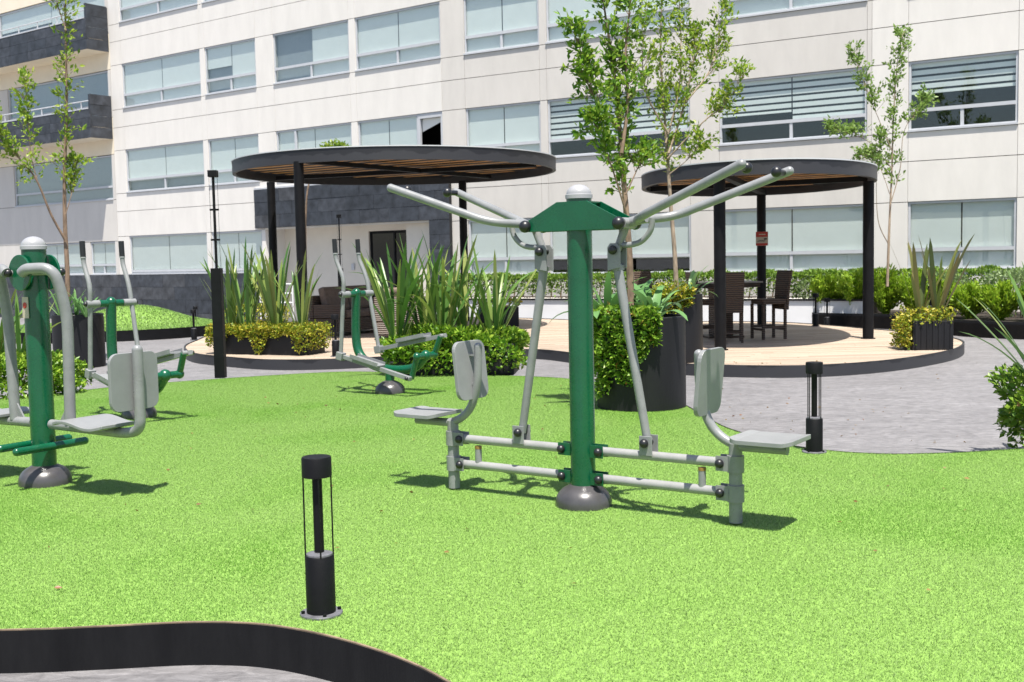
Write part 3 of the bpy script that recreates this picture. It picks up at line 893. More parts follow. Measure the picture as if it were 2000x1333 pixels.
def cap(root, r, z):
    MB().lathe([(r + .006, z - .012), (r + .006, z + .01), (r + .002, z + .013)] + [(max(.001, r * cos(rad(a))), z + .013 + r * .78 * sin(rad(a))) for a in range(0, 91, 10)], n=28).build('post_cap', 'cap_silver', root, smooth=35)


def make_press(loc, th):
    r = empty('pull_down_exerciser', loc, th, 'green post exerciser with overhead handle bars and two grey seats, standing mid lawn', 'exercise machine')
    MB().lathe([(.0725, 0), (.0725, 1.795)], n=32).build('post', 'green_paint', r, smooth=40)
    dome(r); cap(r, .0725, 1.795)
    hd = [(-.33, 1.60), (.33, 1.60), (.338, 1.645), (.10, 1.765), (-.10, 1.765), (-.338, 1.645)]
    for v in (-.085, .077):
        MB().prism(hd, v, v + .008, lambda x, z, y: (x, y, z)).build('head_plate', 'green_paint', r, bevel=.002)
    MB().bx(-.1, -.074, -.077, .077, 1.756, 1.764).bx(.074, .1, -.077, .077, 1.756, 1.764).build('head_bridge', 'green_paint', r)
    for s in (1, -1):
        def P(u, v, z): return (u * s, v * s, z)
        for z in (.33, .17):
            lug = MB()
            for v in (-.034, .026): lug.bx(*sorted((.066 * s, .15 * s)), v, v + .008, z - .036, z + .036)
            lug.build('lug', 'green_paint', r)
            MB().tube([P(.105, 0, z), P(.895, 0, z)], .0265, 18).build('link_bar', 'silver_paint', r, smooth=40)
            for u in (.125, .875):
                MB().ball(P(u, -.042 * s, z), .025, 12).build('bolt_cap', 'black_rubber', r, smooth=60)
                MB().ball(P(u, .042 * s, z), .025, 12).build('bolt_cap', 'black_rubber', r, smooth=60)
            cl = MB().lathe([(.046, z - .045), (.046, z + .045)], P(.95, 0, 0), 20)
            for v in (-.036, .03): cl.bx(*sorted((.85 * s, .95 * s)), v, v + .006, z - .04, z + .04)
            cl.build('clamp', 'grey_paint', r, smooth=40)
        MB().tube([P(.95, 0, .012), P(.95, 0, .44)], .036, 20).build('seat_post', 'grey_paint', r, smooth=40)
        MB().tube(fillet([P(1.24, 0, .425), P(.93, 0, .425), P(.80, 0, .52), P(.745, 0, .70), P(.74, 0, .91)], .16), .0255, 16).build('seat_frame', 'grey_paint', r, smooth=50)
        MB().ball(P(.74, 0, .912), .0255, 14).build('tube_cap', 'grey_paint', r, smooth=60)
        pl = rrect(.34, .345, .05)
        MB().prism(pl, .452, .476, lambda x, y, z: P(1.145 + y, x, z + .02 * (y / .17) ** 2)).build('seat', 'grey_plate', r, bevel=.006)
        pb = rrect(.31, .36, .06)
        MB().prism(pb, -.010, .014, lambda x, y, z: P(.80 + z + .10 * y, x, .765 + y)).build('backrest', 'grey_plate', r, bevel=.006)
        br = MB()
        for z in (.68, .86):
            R_ = (.74 * s, .80 * s)
            br.bx(min(R_), max(R_), -.018, .018, z - .006, z + .006)
        br.build('backrest_bracket', 'grey_paint', r)
        MB().tube([P(.755, 0, .18), P(.755, 0, .275)], .021, 14).build('stop_peg', 'grey_paint', r, smooth=40)
        MB().tube([P(.755, 0, .2755), P(.755, 0, .293)], .022, 14).build('rubber_stop', 'rubber_stop', r, smooth=40)
        # pull rod and bell crank
        MB().tube([P(.425, 0, .40), P(.245, 0, 1.40)], [.024, .027], 18).build('pull_rod', 'grey_paint', r, smooth=40)
        cv = MB()
        for v in (-.04, .032): cv.bx(*sorted((.39 * s, .47 * s)), v, v + .008, .335, .445)
        cv.build('rod_clevis', 'grey_paint', r, bevel=.002)
        cv = MB()
        for v in (-.042, .032): cv.prism([(.205 * s, 1.37), (.285 * s, 1.385), (.285 * s, 1.50), (.262 * s, 1.523), (.222 * s, 1.523), (.205 * s, 1.50)], v, v + .010, lambda x, z, y: (x, y, z))
        cv.bx(*sorted((.225 * s, .275 * s)), -.03, .03, 1.37, 1.40)
        cv.build('rod_clevis', 'grey_paint', r, bevel=.002)
        for q in (-1, 1):
            MB().ball((.245 * s, q * .052, 1.485), .026, 12).build('bolt_cap', 'black_rubber', r, smooth=60)
            MB().ball((.31 * s, q * .098, 1.632), .036, 14).build('bolt_cap', 'black_rubber', r, smooth=60)
            MB().ball((.425 * s, q * .048, .405), .026, 12).build('bolt_cap', 'black_rubber', r, smooth=60)
        MB().tube([P(.31, -.07, 1.632), P(.31, .07, 1.632)], .032, 18).build('pivot_hub', 'grey_paint', r, smooth=40)
        MB().tube([P(.31, 0, 1.632), P(.245, 0, 1.485)], .0235, 14).build('lever', 'grey_paint', r, smooth=40)
        MB().tube(catmull([P(.47, 0, 1.655), P(.455, 0, 1.585), P(.40, 0, 1.53), P(.33, 0, 1.512), P(.262, 0, 1.515)], 5), .0165, 12).build('lever_brace', 'grey_paint', r, smooth=50)
        MB().tube([P(.31, 0, 1.632), P(.43, 0, 1.66)], .0285, 16).build('arm_neck', 'grey_paint', r, smooth=40)
        for q in (-1, 1):
            W_ = .325
            path = fillet([P(.375, .0 * q, 1.650), P(.50, .185 * q, 1.662), P(1.13, W_ * q, 1.89)], .17, 9)
            ar = MB().tube(path, .0245, 18).build('handle_arm', 'grey_paint', r, smooth=50)
            e = Vector(P(1.13, W_ * q, 1.89)); MB().ball(e, .0245, 14).build('tube_cap', 'grey_paint', ar, smooth=60)
            g0 = Vector(P(1.105, (W_ - .02) * q, 1.88)); g1 = Vector(P(1.105, (W_ - .125) * q, 1.88))
            MB().tube([g0, g1], .017, 14).build('grip', 'black_rubber', ar, smooth=40)
            MB().ball(g1, .030, 14).build('grip_ball', 'black_rubber', ar, smooth=60)
    return r


make_press((.40, 6.50, TZ), rad(-34.5))


def make_swing(loc, th):
    r = empty('leg_press_exerciser', loc, th, 'green post exerciser with hanging grey swing seats, cut by the left edge', 'exercise machine')
    MB().lathe([(.078, 0), (.078, 1.585)], n=32).build('post', 'green_paint', r, smooth=40)
    dome(r, .17, .13); cap(r, .078, 1.585)
    for v in (-.115, .10):
        MB().lathe([(.115, 0), (.118, .003), (.118, .012), (.115, .015)], (0, v, 1.42), 36, axis=(0, 1, 0)).build('hub_disc', 'green_paint', r, smooth=35)
    st = MB().bx(-.031, .031, -.0845, -.0785, 1.12, 1.26).build('instruction_plate', 'paper', r)
    MB().lathe([(.020, 0), (.020, .002)], (0, -.087, 1.205), 20, axis=(0, 1, 0)).build('red_mark', 'red_sign', st)
    for s in (1, -1):
        def P(u, v, z): return (u * s, v * s, z)
        MB().tube([(.085 * s, -.13, 1.42), (.085 * s, .13, 1.42)], .02, 14).build('axle', 'grey_paint', r, smooth=40)
        for v in (-.14, .14):
            MB().ball((.085 * s, v, 1.42), .028, 14).build('bolt_cap', 'black_rubber', r, smooth=60)
        MB().tube(fillet([P(.085, -.15 * s, 1.42), P(.13, -.15 * s, 1.445), P(.30, -.07 * s, 1.45), P(.325, 0, 1.16), P(.30, 0, .42)], .15, 7), .036, 18).build('swing_arm', 'grey_paint', r, smooth=50)
        MB().prism([(.20 * s, .44), (.29 * s, .44), (.29 * s, .56)], -.006, .006, lambda x, z, y: (x, y, z)).build('gusset', 'grey_paint', r)
        MB().tube(fillet([P(.10, 0, .41), P(.86, 0, .40), P(1.0, 0, .43), P(1.0, 0, .93)], .14, 8), .033, 18).build('seat_frame', 'grey_paint', r, smooth=50)
        MB().ball(P(1.0, 0, .93), .033, 14).build('tube_cap', 'grey_paint', r, smooth=60)
        so_ = MB(); n = 16
        prof = []
        for k in range(n + 1):
            t = k / n; prof.append((.34 + .50 * t, .452 + .022 * sin(t * 2 * pi * .9 + .4) + .02 * t))
        for k in range(n + 1):
            u, z = prof[k]; hw = .18 if 1 < k < n - 1 else .165
            so_.v += [P(u, -hw, z), P(u, hw, z), P(u, hw, z - .022), P(u, -hw, z - .022)]
        for k in range(n):
            for q in range(4): so_.f.append((4 * k + q, 4 * k + (q + 1) % 4, 4 * k + 4 + (q + 1) % 4, 4 * k + 4 + q))
        so_.f += [(0, 1, 2, 3), (4 * n, 4 * n + 1, 4 * n + 2, 4 * n + 3)]
        so_.build('seat', 'grey_plate', r, smooth=40, bevel=.004)
        MB().prism(rrect(.36, .36, .06), -.012, .012, lambda x, y, z: P(.953 + z, x, .735 + y)).build('backrest', 'grey_plate', r, bevel=.006)
        MB().tube([P(.11, -.27, .265), P(.11, .24, .265)], .0265, 16).build('foot_bar', 'green_paint', r, smooth=40)
        fb = MB()
        for q in (-.27, .24): fb.ball(P(.11, q, .265), .0265, 14)
        fb.build('foot_bar_end', 'green_paint', r, smooth=60)
    return r


make_swing((-3.16, 7.50, TZ), rad(-33))


def make_elliptical(loc, th, label):
    r = empty('elliptical_exerciser', loc, th, label, 'exercise machine', 'elliptical steppers on the lawn')
    dome(r, .165, .13)
    MB().tube([(0, 0, .05), (0, 0, .25)], .05, 20).build('stub_post', 'green_paint', r, smooth=40)
    MB().tube(catmull([(-.45, 0, 1.10), (-.47, 0, .85), (-.475, 0, .62), (-.45, 0, .46), (-.36, 0, .355), (-.2, 0, .29), (0, 0, .26), (.2, 0, .265), (.36, 0, .30), (.50, 0, .42)], 5), [.05] * 46, 18).build('main_frame', 'green_paint', r, smooth=50)
    MB().tube([(-.45, -.12, 1.09), (-.45, .12, 1.09)], .034, 18).build('cross_bar', 'green_paint', r, smooth=40)
    MB().ball((-.45, 0, 1.10), .052, 16).build('column_cap', 'green_paint', r, smooth=60)
    MB().ball((.51, 0, .43), .058, 16).build('crank_housing', 'green_paint', r, smooth=60)
    MB().tube([(.51, -.14, .43), (.51, .14, .43)], .034, 16).build('crank_axle', 'green_paint', r, smooth=40)
    for s, bu, bz, tu, ce in ((-1, -.515, .41, -.545, (.43, .20)), (1, -.33, .455, -.59, (.60, .63))):
        v = .215 * s
        MB().tube([(-.45, .125 * s, 1.09), (-.45, .255 * s, 1.09)], .036, 18).build('pivot_sleeve', 'grey_paint', r, smooth=40)
        MB().ball((-.45, .262 * s, 1.09), .024, 12).build('bolt_cap', 'black_rubber', r, smooth=60)
        du = (bu + .45) / (bz - 1.09)
        up = [(bu, v, bz), (-.45, v, 1.09), (-.45 + du * .17, v, 1.26), (tu, v, 1.48), (tu - .005, v, 1.56)]
        lv = MB().tube(fillet(up, .1, 5), .0225, 14).build('handle_lever', 'grey_paint', r, smooth=50)
        MB().tube([(tu - .005, v, 1.545), (tu - .012, v, 1.70)], .027, 14).build('grip', 'black_rubber', lv, smooth=40)
        MB().tube([(tu - .005, v, 1.535), (tu - .005, v, 1.547)], .029, 14).build('grip_ring', 'cap_silver', lv, smooth=40)
        a = Vector((bu, v, bz)); c = Vector((ce[0], .19 * s, ce[1])); d = (c - a)
        ang = math.atan2(d.z, d.x); R_ = Matrix.Rotation(-ang, 3, 'Y')
        MB().box((a + c) / 2, (d.length + .06, .045, .045), R_).build('pedal_bar', 'grey_paint', r, bevel=.003)
        MB().box(a, (.085, .075, .085), R_).build('clevis', 'grey_paint', r, bevel=.004)
        mid = a + d * (.40 if s < 0 else .55) + Vector((0, 0, .034))
        MB().box(mid, (.40, .135, .022), R_).build('foot_plate', 'grey_plate', r, bevel=.004)
        tr = MB()
        for q in (-1, 1): tr.box(mid + Vector((0, q * .066, .018)), (.40, .006, .04), R_)
        tr.build('foot_plate_rim', 'grey_paint', r)
        MB().tube([(.51, .15 * s, .43), (ce[0], .15 * s, ce[1])], .030, 14).build('crank_arm', 'green_paint', r, smooth=40)
        MB().ball((.51, .15 * s, .43), .044, 14).build('crank_knuckle', 'green_paint', r, smooth=60)
        MB().tube([(ce[0], .13 * s, ce[1]), (ce[0], .235 * s, ce[1])], .024, 14).build('crank_pin', 'grey_paint', r, smooth=40)
        MB().ball((ce[0], .238 * s, ce[1]), .022, 12).build('bolt_cap', 'black_rubber', r, smooth=60)
    return r


e1 = make_elliptical((-1.35, 12.31, TZ), rad(-34), 'green elliptical stepper in front of the leafy planter, nearest the sofas')
e2 = copy_tree(e1); e2.location = (-3.60, 10.76, TZ); e2.rotation_euler = (0, 0, rad(-43))
e2['label'] = 'green elliptical stepper half hidden behind the swing seat at left'

# ------------------------------------------------------------------ bollards and lamp posts
def make_bollard(label):
    r = empty('bollard_light', (0, 0, 0), 0, label, 'bollard', 'low black bollard lights')
    fl = MB().lathe([(.088, 0), (.088, .008), (.086, .011), (.062, .012)], n=32).build('flange', 'flange', r, smooth=30)
    for k in range(4):
        a = rad(20 + 90 * k); MB().lathe([(.008, .011), (.008, .022)], (.075 * cos(a), .075 * sin(a), 0), 6).build('bolt', 'black_metal', fl)
    MB().lathe([(.060, .011), (.060, .245), (.056, .25)], n=32).build('body', 'black_metal', r, smooth=40)
    MB().lathe([(.055, .244), (.054, .256), (.030, .262)], n=32).build('reflector', 'flange', r, smooth=40)
    MB().lathe([(.0205, .25), (.0205, .585)], n=18).build('stem', 'black_metal', r, smooth=40)
    for k in range(4):
        a = rad(15 + 90 * k); MB().tube([(.0565 * cos(a), .0565 * sin(a), .245), (.0565 * cos(a), .0565 * sin(a), .585)], .0036, 6).build('rod', 'black_metal', r)
    MB().lathe([(.057, .575), (.061, .577), (.061, .652), (.058, .658)], n=32).build('head', 'black_metal', r, smooth=40)
    return r


bs = [(-.81, 4.56, TZ, 'black bollard light nearest the camera, standing alone on the grass'),
      (2.18, 8.10, TZ, 'black bollard light at the lawn edge beside the right grey seat'),
      (-2.74, 17.46, DZ, 'black bollard light on the deck in front of the brown sofa'),
      (-6.83, 24.17, 0, 'black bollard light on the paving left of the tall black lamp'),
      (-8.25, 29.4, -.12, 'far black bollard light by the slate plinth, behind another bollard'),
      (6.03, 22.3, DZ, 'black bollard light on the deck edge before the white planter wall, left of two'),
      (6.62, 23.6, 0, 'black bollard light before the white planter wall, right of two'),
      (8.35, 22.4, .25, 'black bollard light among the ferns behind the square deck planter')]
b0 = make_bollard(bs[0][3])
for i, (x, y, z, lb) in enumerate(bs):
    o = b0 if i == 0 else copy_tree(b0)
    o.location = (x, y, z); o.rotation_euler = (0, 0, .4 * i); o['label'] = lb


def make_lamp(loc, label, low, high):
    r = empty('lamp_post', loc, 0, label, 'lamp post', 'tall slender black lamp posts')
    MB().bx(-.064, .064, -.064, .064, 0, low).build('body', 'black_metal', r, bevel=.004)
    MB().tube([(0, 0, low), (0, 0, high)], .018, 12).build('stem', 'black_metal', r, smooth=40)
    for a in (0, pi): MB().tube([(.052 * cos(a), 0, low), (.052 * cos(a), 0, high)], .0022, 6).build('rod', 'black_metal', r)
    for z in (low + .36, low + .74):
        MB().bx(-.055, .055, -.02, .02, z - .012, z + .012).build('collar', 'black_metal', r)
    MB().bx(-.056, .056, -.056, .056, high, high + .085).build('head', 'black_metal', r, bevel=.004)
    return r


make_lamp((-3.74, 14.37, TZ), 'tall slender black lamp post at the lawn edge left of the sofa pergola', 1.40, 2.55)
l2 = make_lamp((-4.40, 29.2, 0), 'black lamp post beside the dark entrance door behind the sofas', 1.45, 2.75)

# ------------------------------------------------------------------ wicker furniture
def make_stool(label):
    r = empty('bar_stool', (0, 0, 0), 0, label, 'bar stool', 'wicker bar stools around the bar table')
    MB().bx(-.23, .23, -.22, .22, .60, .69).build('seat', 'wicker', r, bevel=.015)
    bk = MB(); n = 8
    for k in range(n + 1):
        t = k / n; z = .50 + .67 * t; y = .225 + .07 * t * t; hw = .225 + .02 * t
        bk.v += [(-hw, y, z), (hw, y, z), (hw, y + .045, z), (-hw, y + .045, z)]
    for k in range(n):
        for q in range(4): bk.f.append((4 * k + q, 4 * k + (q + 1) % 4, 4 * k + 4 + (q + 1) % 4, 4 * k + 4 + q))
    bk.f += [(0, 1, 2, 3), (4 * n, 4 * n + 1, 4 * n + 2, 4 * n + 3)]
    bk.build('backrest', 'wicker', r, smooth=40, bevel=.01)
    for x in (-1, 1):
        for y in (-1, 1):
            MB().box((x * .205, y * .205, .30), (.042, .042, .60)).build('leg', 'wicker', r)
    for x in (-1, 1): MB().bx(x * .205 - .012, x * .205 + .012, -.182, .182, .19, .23).build('rung', 'wicker', r)
    for y in (-1, 1): MB().bx(-.182, .182, y * .205 - .012, y * .205 + .012, .15, .19).build('rung', 'wicker', r)
    return r


ss = [(4.42, 19.35, rad(-75), 'dark wicker bar stool on the right side of the bar table'),
      (3.62, 18.75, rad(172), 'dark wicker bar stool with its back to the camera, behind the pergola post'),
      (3.42, 19.55, rad(100), 'dark wicker bar stool on the left side of the bar table, partly hidden'),
      (2.72, 21.5, rad(40), 'far dark wicker bar stool whose back shows above the agapanthus')]
s0 = make_stool(ss[0][3])
for i, (x, y, a, lb) in enumerate(ss):
    o = s0 if i == 0 else copy_tree(s0)
    o.location = (x, y, DZ); o.rotation_euler = (0, 0, a); o['label'] = lb

tb = empty('bar_table', (3.72, 20.0, DZ), rad(8), 'square dark bar table between the wicker stools', 'table')
MB().bx(-.62, .62, -.45, .45, .955, .985).build('table_top', 'table_top', tb, bevel=.006)
MB().bx(-.58, .58, -.41, .41, .88, .95).build('apron', 'wicker', tb)
MB().bx(-.17, .17, -.17, .17, .03, .88).build('pedestal', 'wicker', tb)
MB().bx(-.32, .32, -.32, .32, 0, .035).build('base', 'wicker', tb)


def make_sofa(loc, rz, wd, label):
    r = empty('wicker_sofa', loc, rz, label, 'sofa', 'brown wicker sofas under the large pergola')
    d = .85
    MB().bx(-wd / 2, wd / 2, -d / 2, d / 2, .08, .34).build('base', 'wicker', r, bevel=.02)
    MB().bx(-wd / 2, wd / 2, d / 2 - .12, d / 2, .34, .80).build('back', 'wicker', r, bevel=.02)
    for s in (-1, 1):
        MB().bx(*sorted((s * wd / 2, s * (wd / 2 - .13))), -d / 2, d / 2 - .125, .345, .62).build('arm', 'wicker', r, bevel=.02)
        for y in (-d / 2 + .06, d / 2 - .06): MB().lathe([(.02, 0), (.024, .08)], (s * (wd / 2 - .06), y, 0), 10).build('leg', 'aluminium', r)
    k = 2 if wd > 1.3 else 1; cw = (wd - .30) / k
    for i in range(k):
        x = -wd / 2 + .15 + cw * (i + .5)
        MB().bx(x - cw / 2 + .01, x + cw / 2 - .01, -d / 2 + .01, d / 2 - .14, .345, .49).build('seat_cushion', 'cushion', r, bevel=.035)
        MB().box((x, d / 2 - .24, .72), (cw - .03, .16, .50), Matrix.Rotation(rad(-14), 3, 'X')).build('back_cushion', 'cushion', r, bevel=.05)
    return r


make_sofa((-3.25, 23.2, DZ), rad(62), 1.9, 'brown cushioned wicker sofa seen from the side, left of the green stepper')
make_sofa((-2.05, 21.35, DZ), rad(183), 1.05, 'wicker armchair with its back to the camera behind the green stepper')
ct = empty('coffee_table', (-1.45, 23.0, DZ), rad(20), 'low wicker coffee table behind the flax leaves', 'table')
MB().bx(-.5, .5, -.32, .32, .30, .36).build('table_top', 'table_top', ct, bevel=.006)
MB().bx(-.44, .44, -.27, .27, .02, .295).build('base', 'wicker', ct, bevel=.01)
for x, y, h, lb in ((-1.75, 22.85, .22, 'pale candle jar on the left of the coffee table'), (-1.25, 22.95, .16, 'short pale candle jar on the right of the coffee table')):
    tag(MB().lathe([(.055, 0), (.06, .02), (.06, h * .8), (.045, h), (.035, h + .02)], (0, 0, 0), 20).build('candle_jar', 'candle', smooth=40, loc=(x, y, DZ + .362)), lb, 'candle', 'candle jars on the coffee table')
ra = empty('handrail', (-6.9, 31.0, 0), AB, 'white tubular handrail beside the entrance behind the left planter', 'handrail')
for z in (.55, .8, 1.05): MB().tube([(0, 0, z), (1.3, 0, z)], .02, 10).build('rail', 'white_wall', ra, smooth=40)
for x in (0, .65, 1.3): MB().tube([(x, 0, -.35), (x, 0, 1.05)], .02, 10).build('upright', 'white_wall', ra, smooth=40)

# ------------------------------------------------------------------ plants
def leaf_mesh(name, P, D, size, m, rg, wr=.5, spread=.75, up=.25, fold=.12):
    """folded two-triangle leaves rooted at P pointing roughly along D"""
    n = len(P); L = rg.uniform(*size, n)
    a = D + np.array([0, 0, up]) + rg.normal(0, spread, (n, 3)); a /= np.linalg.norm(a, axis=1)[:, None] + 1e-9
    r = rg.normal(0, 1, (n, 3)) + np.array([0, 0, .8]); s = np.cross(a, r); s /= np.linalg.norm(s, axis=1)[:, None] + 1e-9
    nn = np.cross(s, a)
    w_ = (L * wr / 2)[:, None]; Lc = L[:, None]
    mid = P + a * Lc * .45 + nn * Lc * fold
    V = np.stack([P, mid + s * w_, P + a * Lc, mid - s * w_], 1).reshape(-1, 3)
    b = np.arange(n)[:, None] * 4
    F = np.concatenate([b + [0, 1, 2], b + [0, 2, 3]])
    return tri_mesh(name, V, F, m)


def plant_obj(name, me, parent=None, smooth=False):
    o = bpy.data.objects.new(name, me); COL.objects.link(o)
    if parent: o.parent = parent
    return o


def box_points(n, size, rg, bottom=False, rnd=.35, lumps=9, amp=.10):
    """points on the skin of a clipped bush (rounded box) with lumps; returns points and outward directions"""
    sx, sy, sz = size; P = []; 
    d = rg.normal(0, 1, (n, 3))
    if not bottom: d[:, 2] = np.where(d[:, 2] < -.55, -d[:, 2], d[:, 2])
    # superellipsoid direction
    e = 2 / rnd if rnd > 0 else 20
    d /= np.linalg.norm(d, axis=1)[:, None]
    k = (np.abs(d[:, 0]) ** e + np.abs(d[:, 1]) ** e + np.abs(d[:, 2]) ** e) ** (-1 / e)
    q = d * k[:, None]
    ph = rg.uniform(0, 6.28, (lumps, 3)); fr = rg.uniform(2, 7, (lumps, 3))
    f = sum(np.sin(q @ fr[i] + ph[i, 0]) for i in range(lumps)) / math.sqrt(lumps)
    dep = rg.beta(1.1, 3.0, n) * .42
    P = q * (1 + amp * f - dep)[:, None] * (np.array([sx, sy, sz]) / 2)
    return P, d


def shrub(name, label, cat, loc, size, n, lsize, m, rz=0, group=None, rnd=.45, amp=.09, wr=.55, seed=0, zc=None, stems=True, spread=.75):
    rg = np.random.default_rng(seed + 100)
    root = empty(name, loc, rz, label, cat, group)
    P, D = box_points(n, size, rg, rnd=rnd, amp=amp)
    P[:, 2] += (size[2] / 2 if zc is None else zc)
    P[:, 2] = np.maximum(P[:, 2], .005)
    plant_obj('foliage', leaf_mesh('foliage', P, D, lsize, m, rg, wr, spread), root)
    if stems:
        st = MB(); k = max(6, int(size[0] * 9))
        for i in range(k):
            bx_, by_ = rg.uniform(-.38, .38) * size[0], rg.uniform(-.3, .3) * size[1]
            st.tube([(bx_ * .8, by_ * .8, 0), (bx_ * .95 + rg.normal(0, .03), by_ + rg.normal(0, .03), size[2] * .45), (bx_ * 1.1, by_ * 1.15, size[2] * .78)], [.010, .007, .003], 5)
        st.build('stems', 'bark', root)
    return root


def cascade(root, outline_fn, n, lsize, m, rg, name='foliage', wr=.55, spread=.8):
    P, D = outline_fn(n, rg)
    return plant_obj(name, leaf_mesh(name, P, D, lsize, m, rg, wr, spread, up=.05), root)


# long leaves: a few shared meshes (tilt, bend, width)
LEAFS = {}


def long_leaf(kind, tilt, bend, width, mat_):
    key = (kind, tilt, bend)
    if key in LEAFS: return LEAFS[key]
    n = 9; V = []; F = []; x = z = 0.0; ang = rad(90 - tilt); st = 1.0 / n
    for k in range(n + 1):
        t = k / n
        wv = width * (0.55 + .9 * math.sin(min(1, t * 1.5 + .12) * pi * .5) * (1 - t ** 2.2) ** .9 - .45 * (1 - min(1, t * 3)) * .3) * (1 if t < 1 else 0) + .002
        V += [(x, -wv / 2, z + wv * .18), (x, 0, z), (x, wv / 2, z + wv * .18)]
        a = ang - rad(bend) * (t ** 1.6)
        x += cos(a) * st; z += sin(a) * st
    for k in range(n):
        for q in (0, 1): F.append((3 * k + q, 3 * k + q + 1, 3 * k + 4 + q, 3 * k + 3 + q))
    me = bpy.data.meshes.new('leaf'); me.from_pydata(V, [], F); me.materials.append(MATS[mat_])
    me.polygons.foreach_set('use_smooth', [True] * len(F)); LEAFS[key] = me
    return me


def flax(loc, h, n, label, seed, mat_='flax', spread=.09, tmax=30, bends=(8, 20, 38, 75), width=.062, name='flax_plant', cat='plant', group='flax plants', tmin=3, wind=None):
    rs = random.Random(seed); r = empty(name, loc, 0, label, cat, group)
    for k in range(n):
        t = k / max(1, n - 1); tilt = round((tmin + (tmax - tmin) * t ** 1.3) / 4) * 4; bend = rs.choice(bends)
        me = long_leaf(mat_ + name, tilt, bend, width, mat_)
        o = bpy.data.objects.new('leaf', me); COL.objects.link(o); o.parent = r
        a = k * 2.39996 + rs.uniform(-.5, .5) if wind is None or rs.random() > .45 else wind + rs.gauss(0, .5)
        o.rotation_euler = (rs.gauss(0, .07), rs.gauss(0, .05), a)
        rr = spread * math.sqrt(rs.random()); o.location = (rr * cos(a), rr * sin(a), 0)
        L_ = h * rs.uniform(.62, 1.06); o.scale = (L_, L_ * rs.uniform(.75, 1.2) * (1 / max(.6, h)), L_)
    return r


# --- young trees: surveyed trunk and limb lines, leaf tufts along the outer limbs
def tree(name, label, Y, limbs, leafm, bark, nleaf, lsize, base_r, seed, twigs=3, tl=.34, clump=.11, wr=.5):
    """limbs: list of (pixel polyline, dy, r0, leafy_from)"""
    rg = np.random.default_rng(seed); rs = random.Random(seed)
    b0_ = at(*limbs[0][0][0], Y); root = empty(name, b0_, 0, label, 'tree', 'young courtyard trees')
    br = MB(); tips = []
    for (pl, dy, r0, lf) in limbs:
        n = len(pl); pts = []
        for i, (px, py) in enumerate(pl):
            pts.append(at(px, py, Y + dy * i / (n - 1)) - b0_)
        cp = catmull(pts, 6); m_ = len(cp)
        br.tube(cp, [max(.0035, r0 * (1 - .82 * i / (m_ - 1))) for i in range(m_)], 8)
        for i in range(m_):
            t = i / (m_ - 1)
            if t >= lf:
                d = (cp[min(i + 1, m_ - 1)] - cp[max(i - 1, 0)]).normalized()
                for q in range(twigs):
                    a = Vector((rs.gauss(0, 1), rs.gauss(0, 1), rs.gauss(.35, .5))).normalized()
                    v_ = (a * .75 + d * .6).normalized(); L_ = tl * rs.uniform(.35, 1.0) * (1.15 - .55 * t)
                    e = cp[i] + v_ * L_; md_ = cp[i] + v_ * L_ * .55 + Vector((0, 0, .02))
                    br.tube([cp[i], md_, e], [.004, .003, .0015], 4)
                    tips.append((cp[i], md_, e))
    br.build('trunk', bark, root, smooth=60)
    T = np.array([[tuple(a), tuple(m_), tuple(e)] for a, m_, e in tips]); k = rg.integers(0, len(T), nleaf); u = rg.beta(2.2, 1.1, nleaf)[:, None]
    P = np.where(u < .5, T[k, 0] + (T[k, 1] - T[k, 0]) * u * 2, T[k, 1] + (T[k, 2] - T[k, 1]) * (u * 2 - 1)) + rg.normal(0, clump * .35, (nleaf, 3))
    D = T[k, 2] - T[k, 0]; D /= np.linalg.norm(D, axis=1)[:, None]
    plant_obj('crown', leaf_mesh('crown', P, D, lsize, leafm, rg, wr, .75, up=.0, fold=.10), root)
    return root


tree('young_tree', 'young leafy tree rising from the big round planter behind the green post', 10.75,
     [([(1232, 615), (1229, 500), (1222, 400), (1213, 290), (1205, 190), (1192, 95), (1172, -40)], .25, .038, .36),
      ([(1214, 300), (1226, 200), (1222, 100), (1232, 0), (1238, -60)], .35, .020, .15),
      ([(1224, 420), (1196, 330), (1172, 270), (1160, 230)], -.25, .010, .35),
      ([(1210, 250), (1180, 215), (1150, 170), (1140, 120), (1118, 50)], -.3, .010, .30),
      ([(1222, 380), (1245, 330), (1258, 300)], .2, .009, .35)],
     'leaf_tree', 'bark', 3300, (.046, .086), .04, 21, 3, .27, .07)
tree('young_tree', 'young yellow green tree in the tall pot, right of the darker tree', 15.3,
     [([(1322, 590), (1318, 500), (1310, 400), (1303, 300), (1296, 200), (1290, 90), (1295, -40)], .2, .036, .40),
      ([(1306, 300), (1335, 210), (1352, 130), (1362, 70)], .4, .018, .25),
      ([(1304, 310), (1372, 240), (1415, 205), (1450, 150)], -.4, .012, .35),
      ([(1305, 260), (1265, 190), (1255, 120), (1262, 20)], -.3, .016, .25),
      ([(1340, 200), (1385, 140), (1400, 90), (1412, 10)], .5, .012, .25),
      ([(1308, 340), (1345, 310), (1370, 275)], -.2, .008, .4),
      ([(1300, 280), (1325, 180), (1330, 80), (1325, -10)], .5, .014, .15)],
     'leaf_bright', 'bark_pale', 4700, (.045, .085), .04, 22, 3, .42, .09)
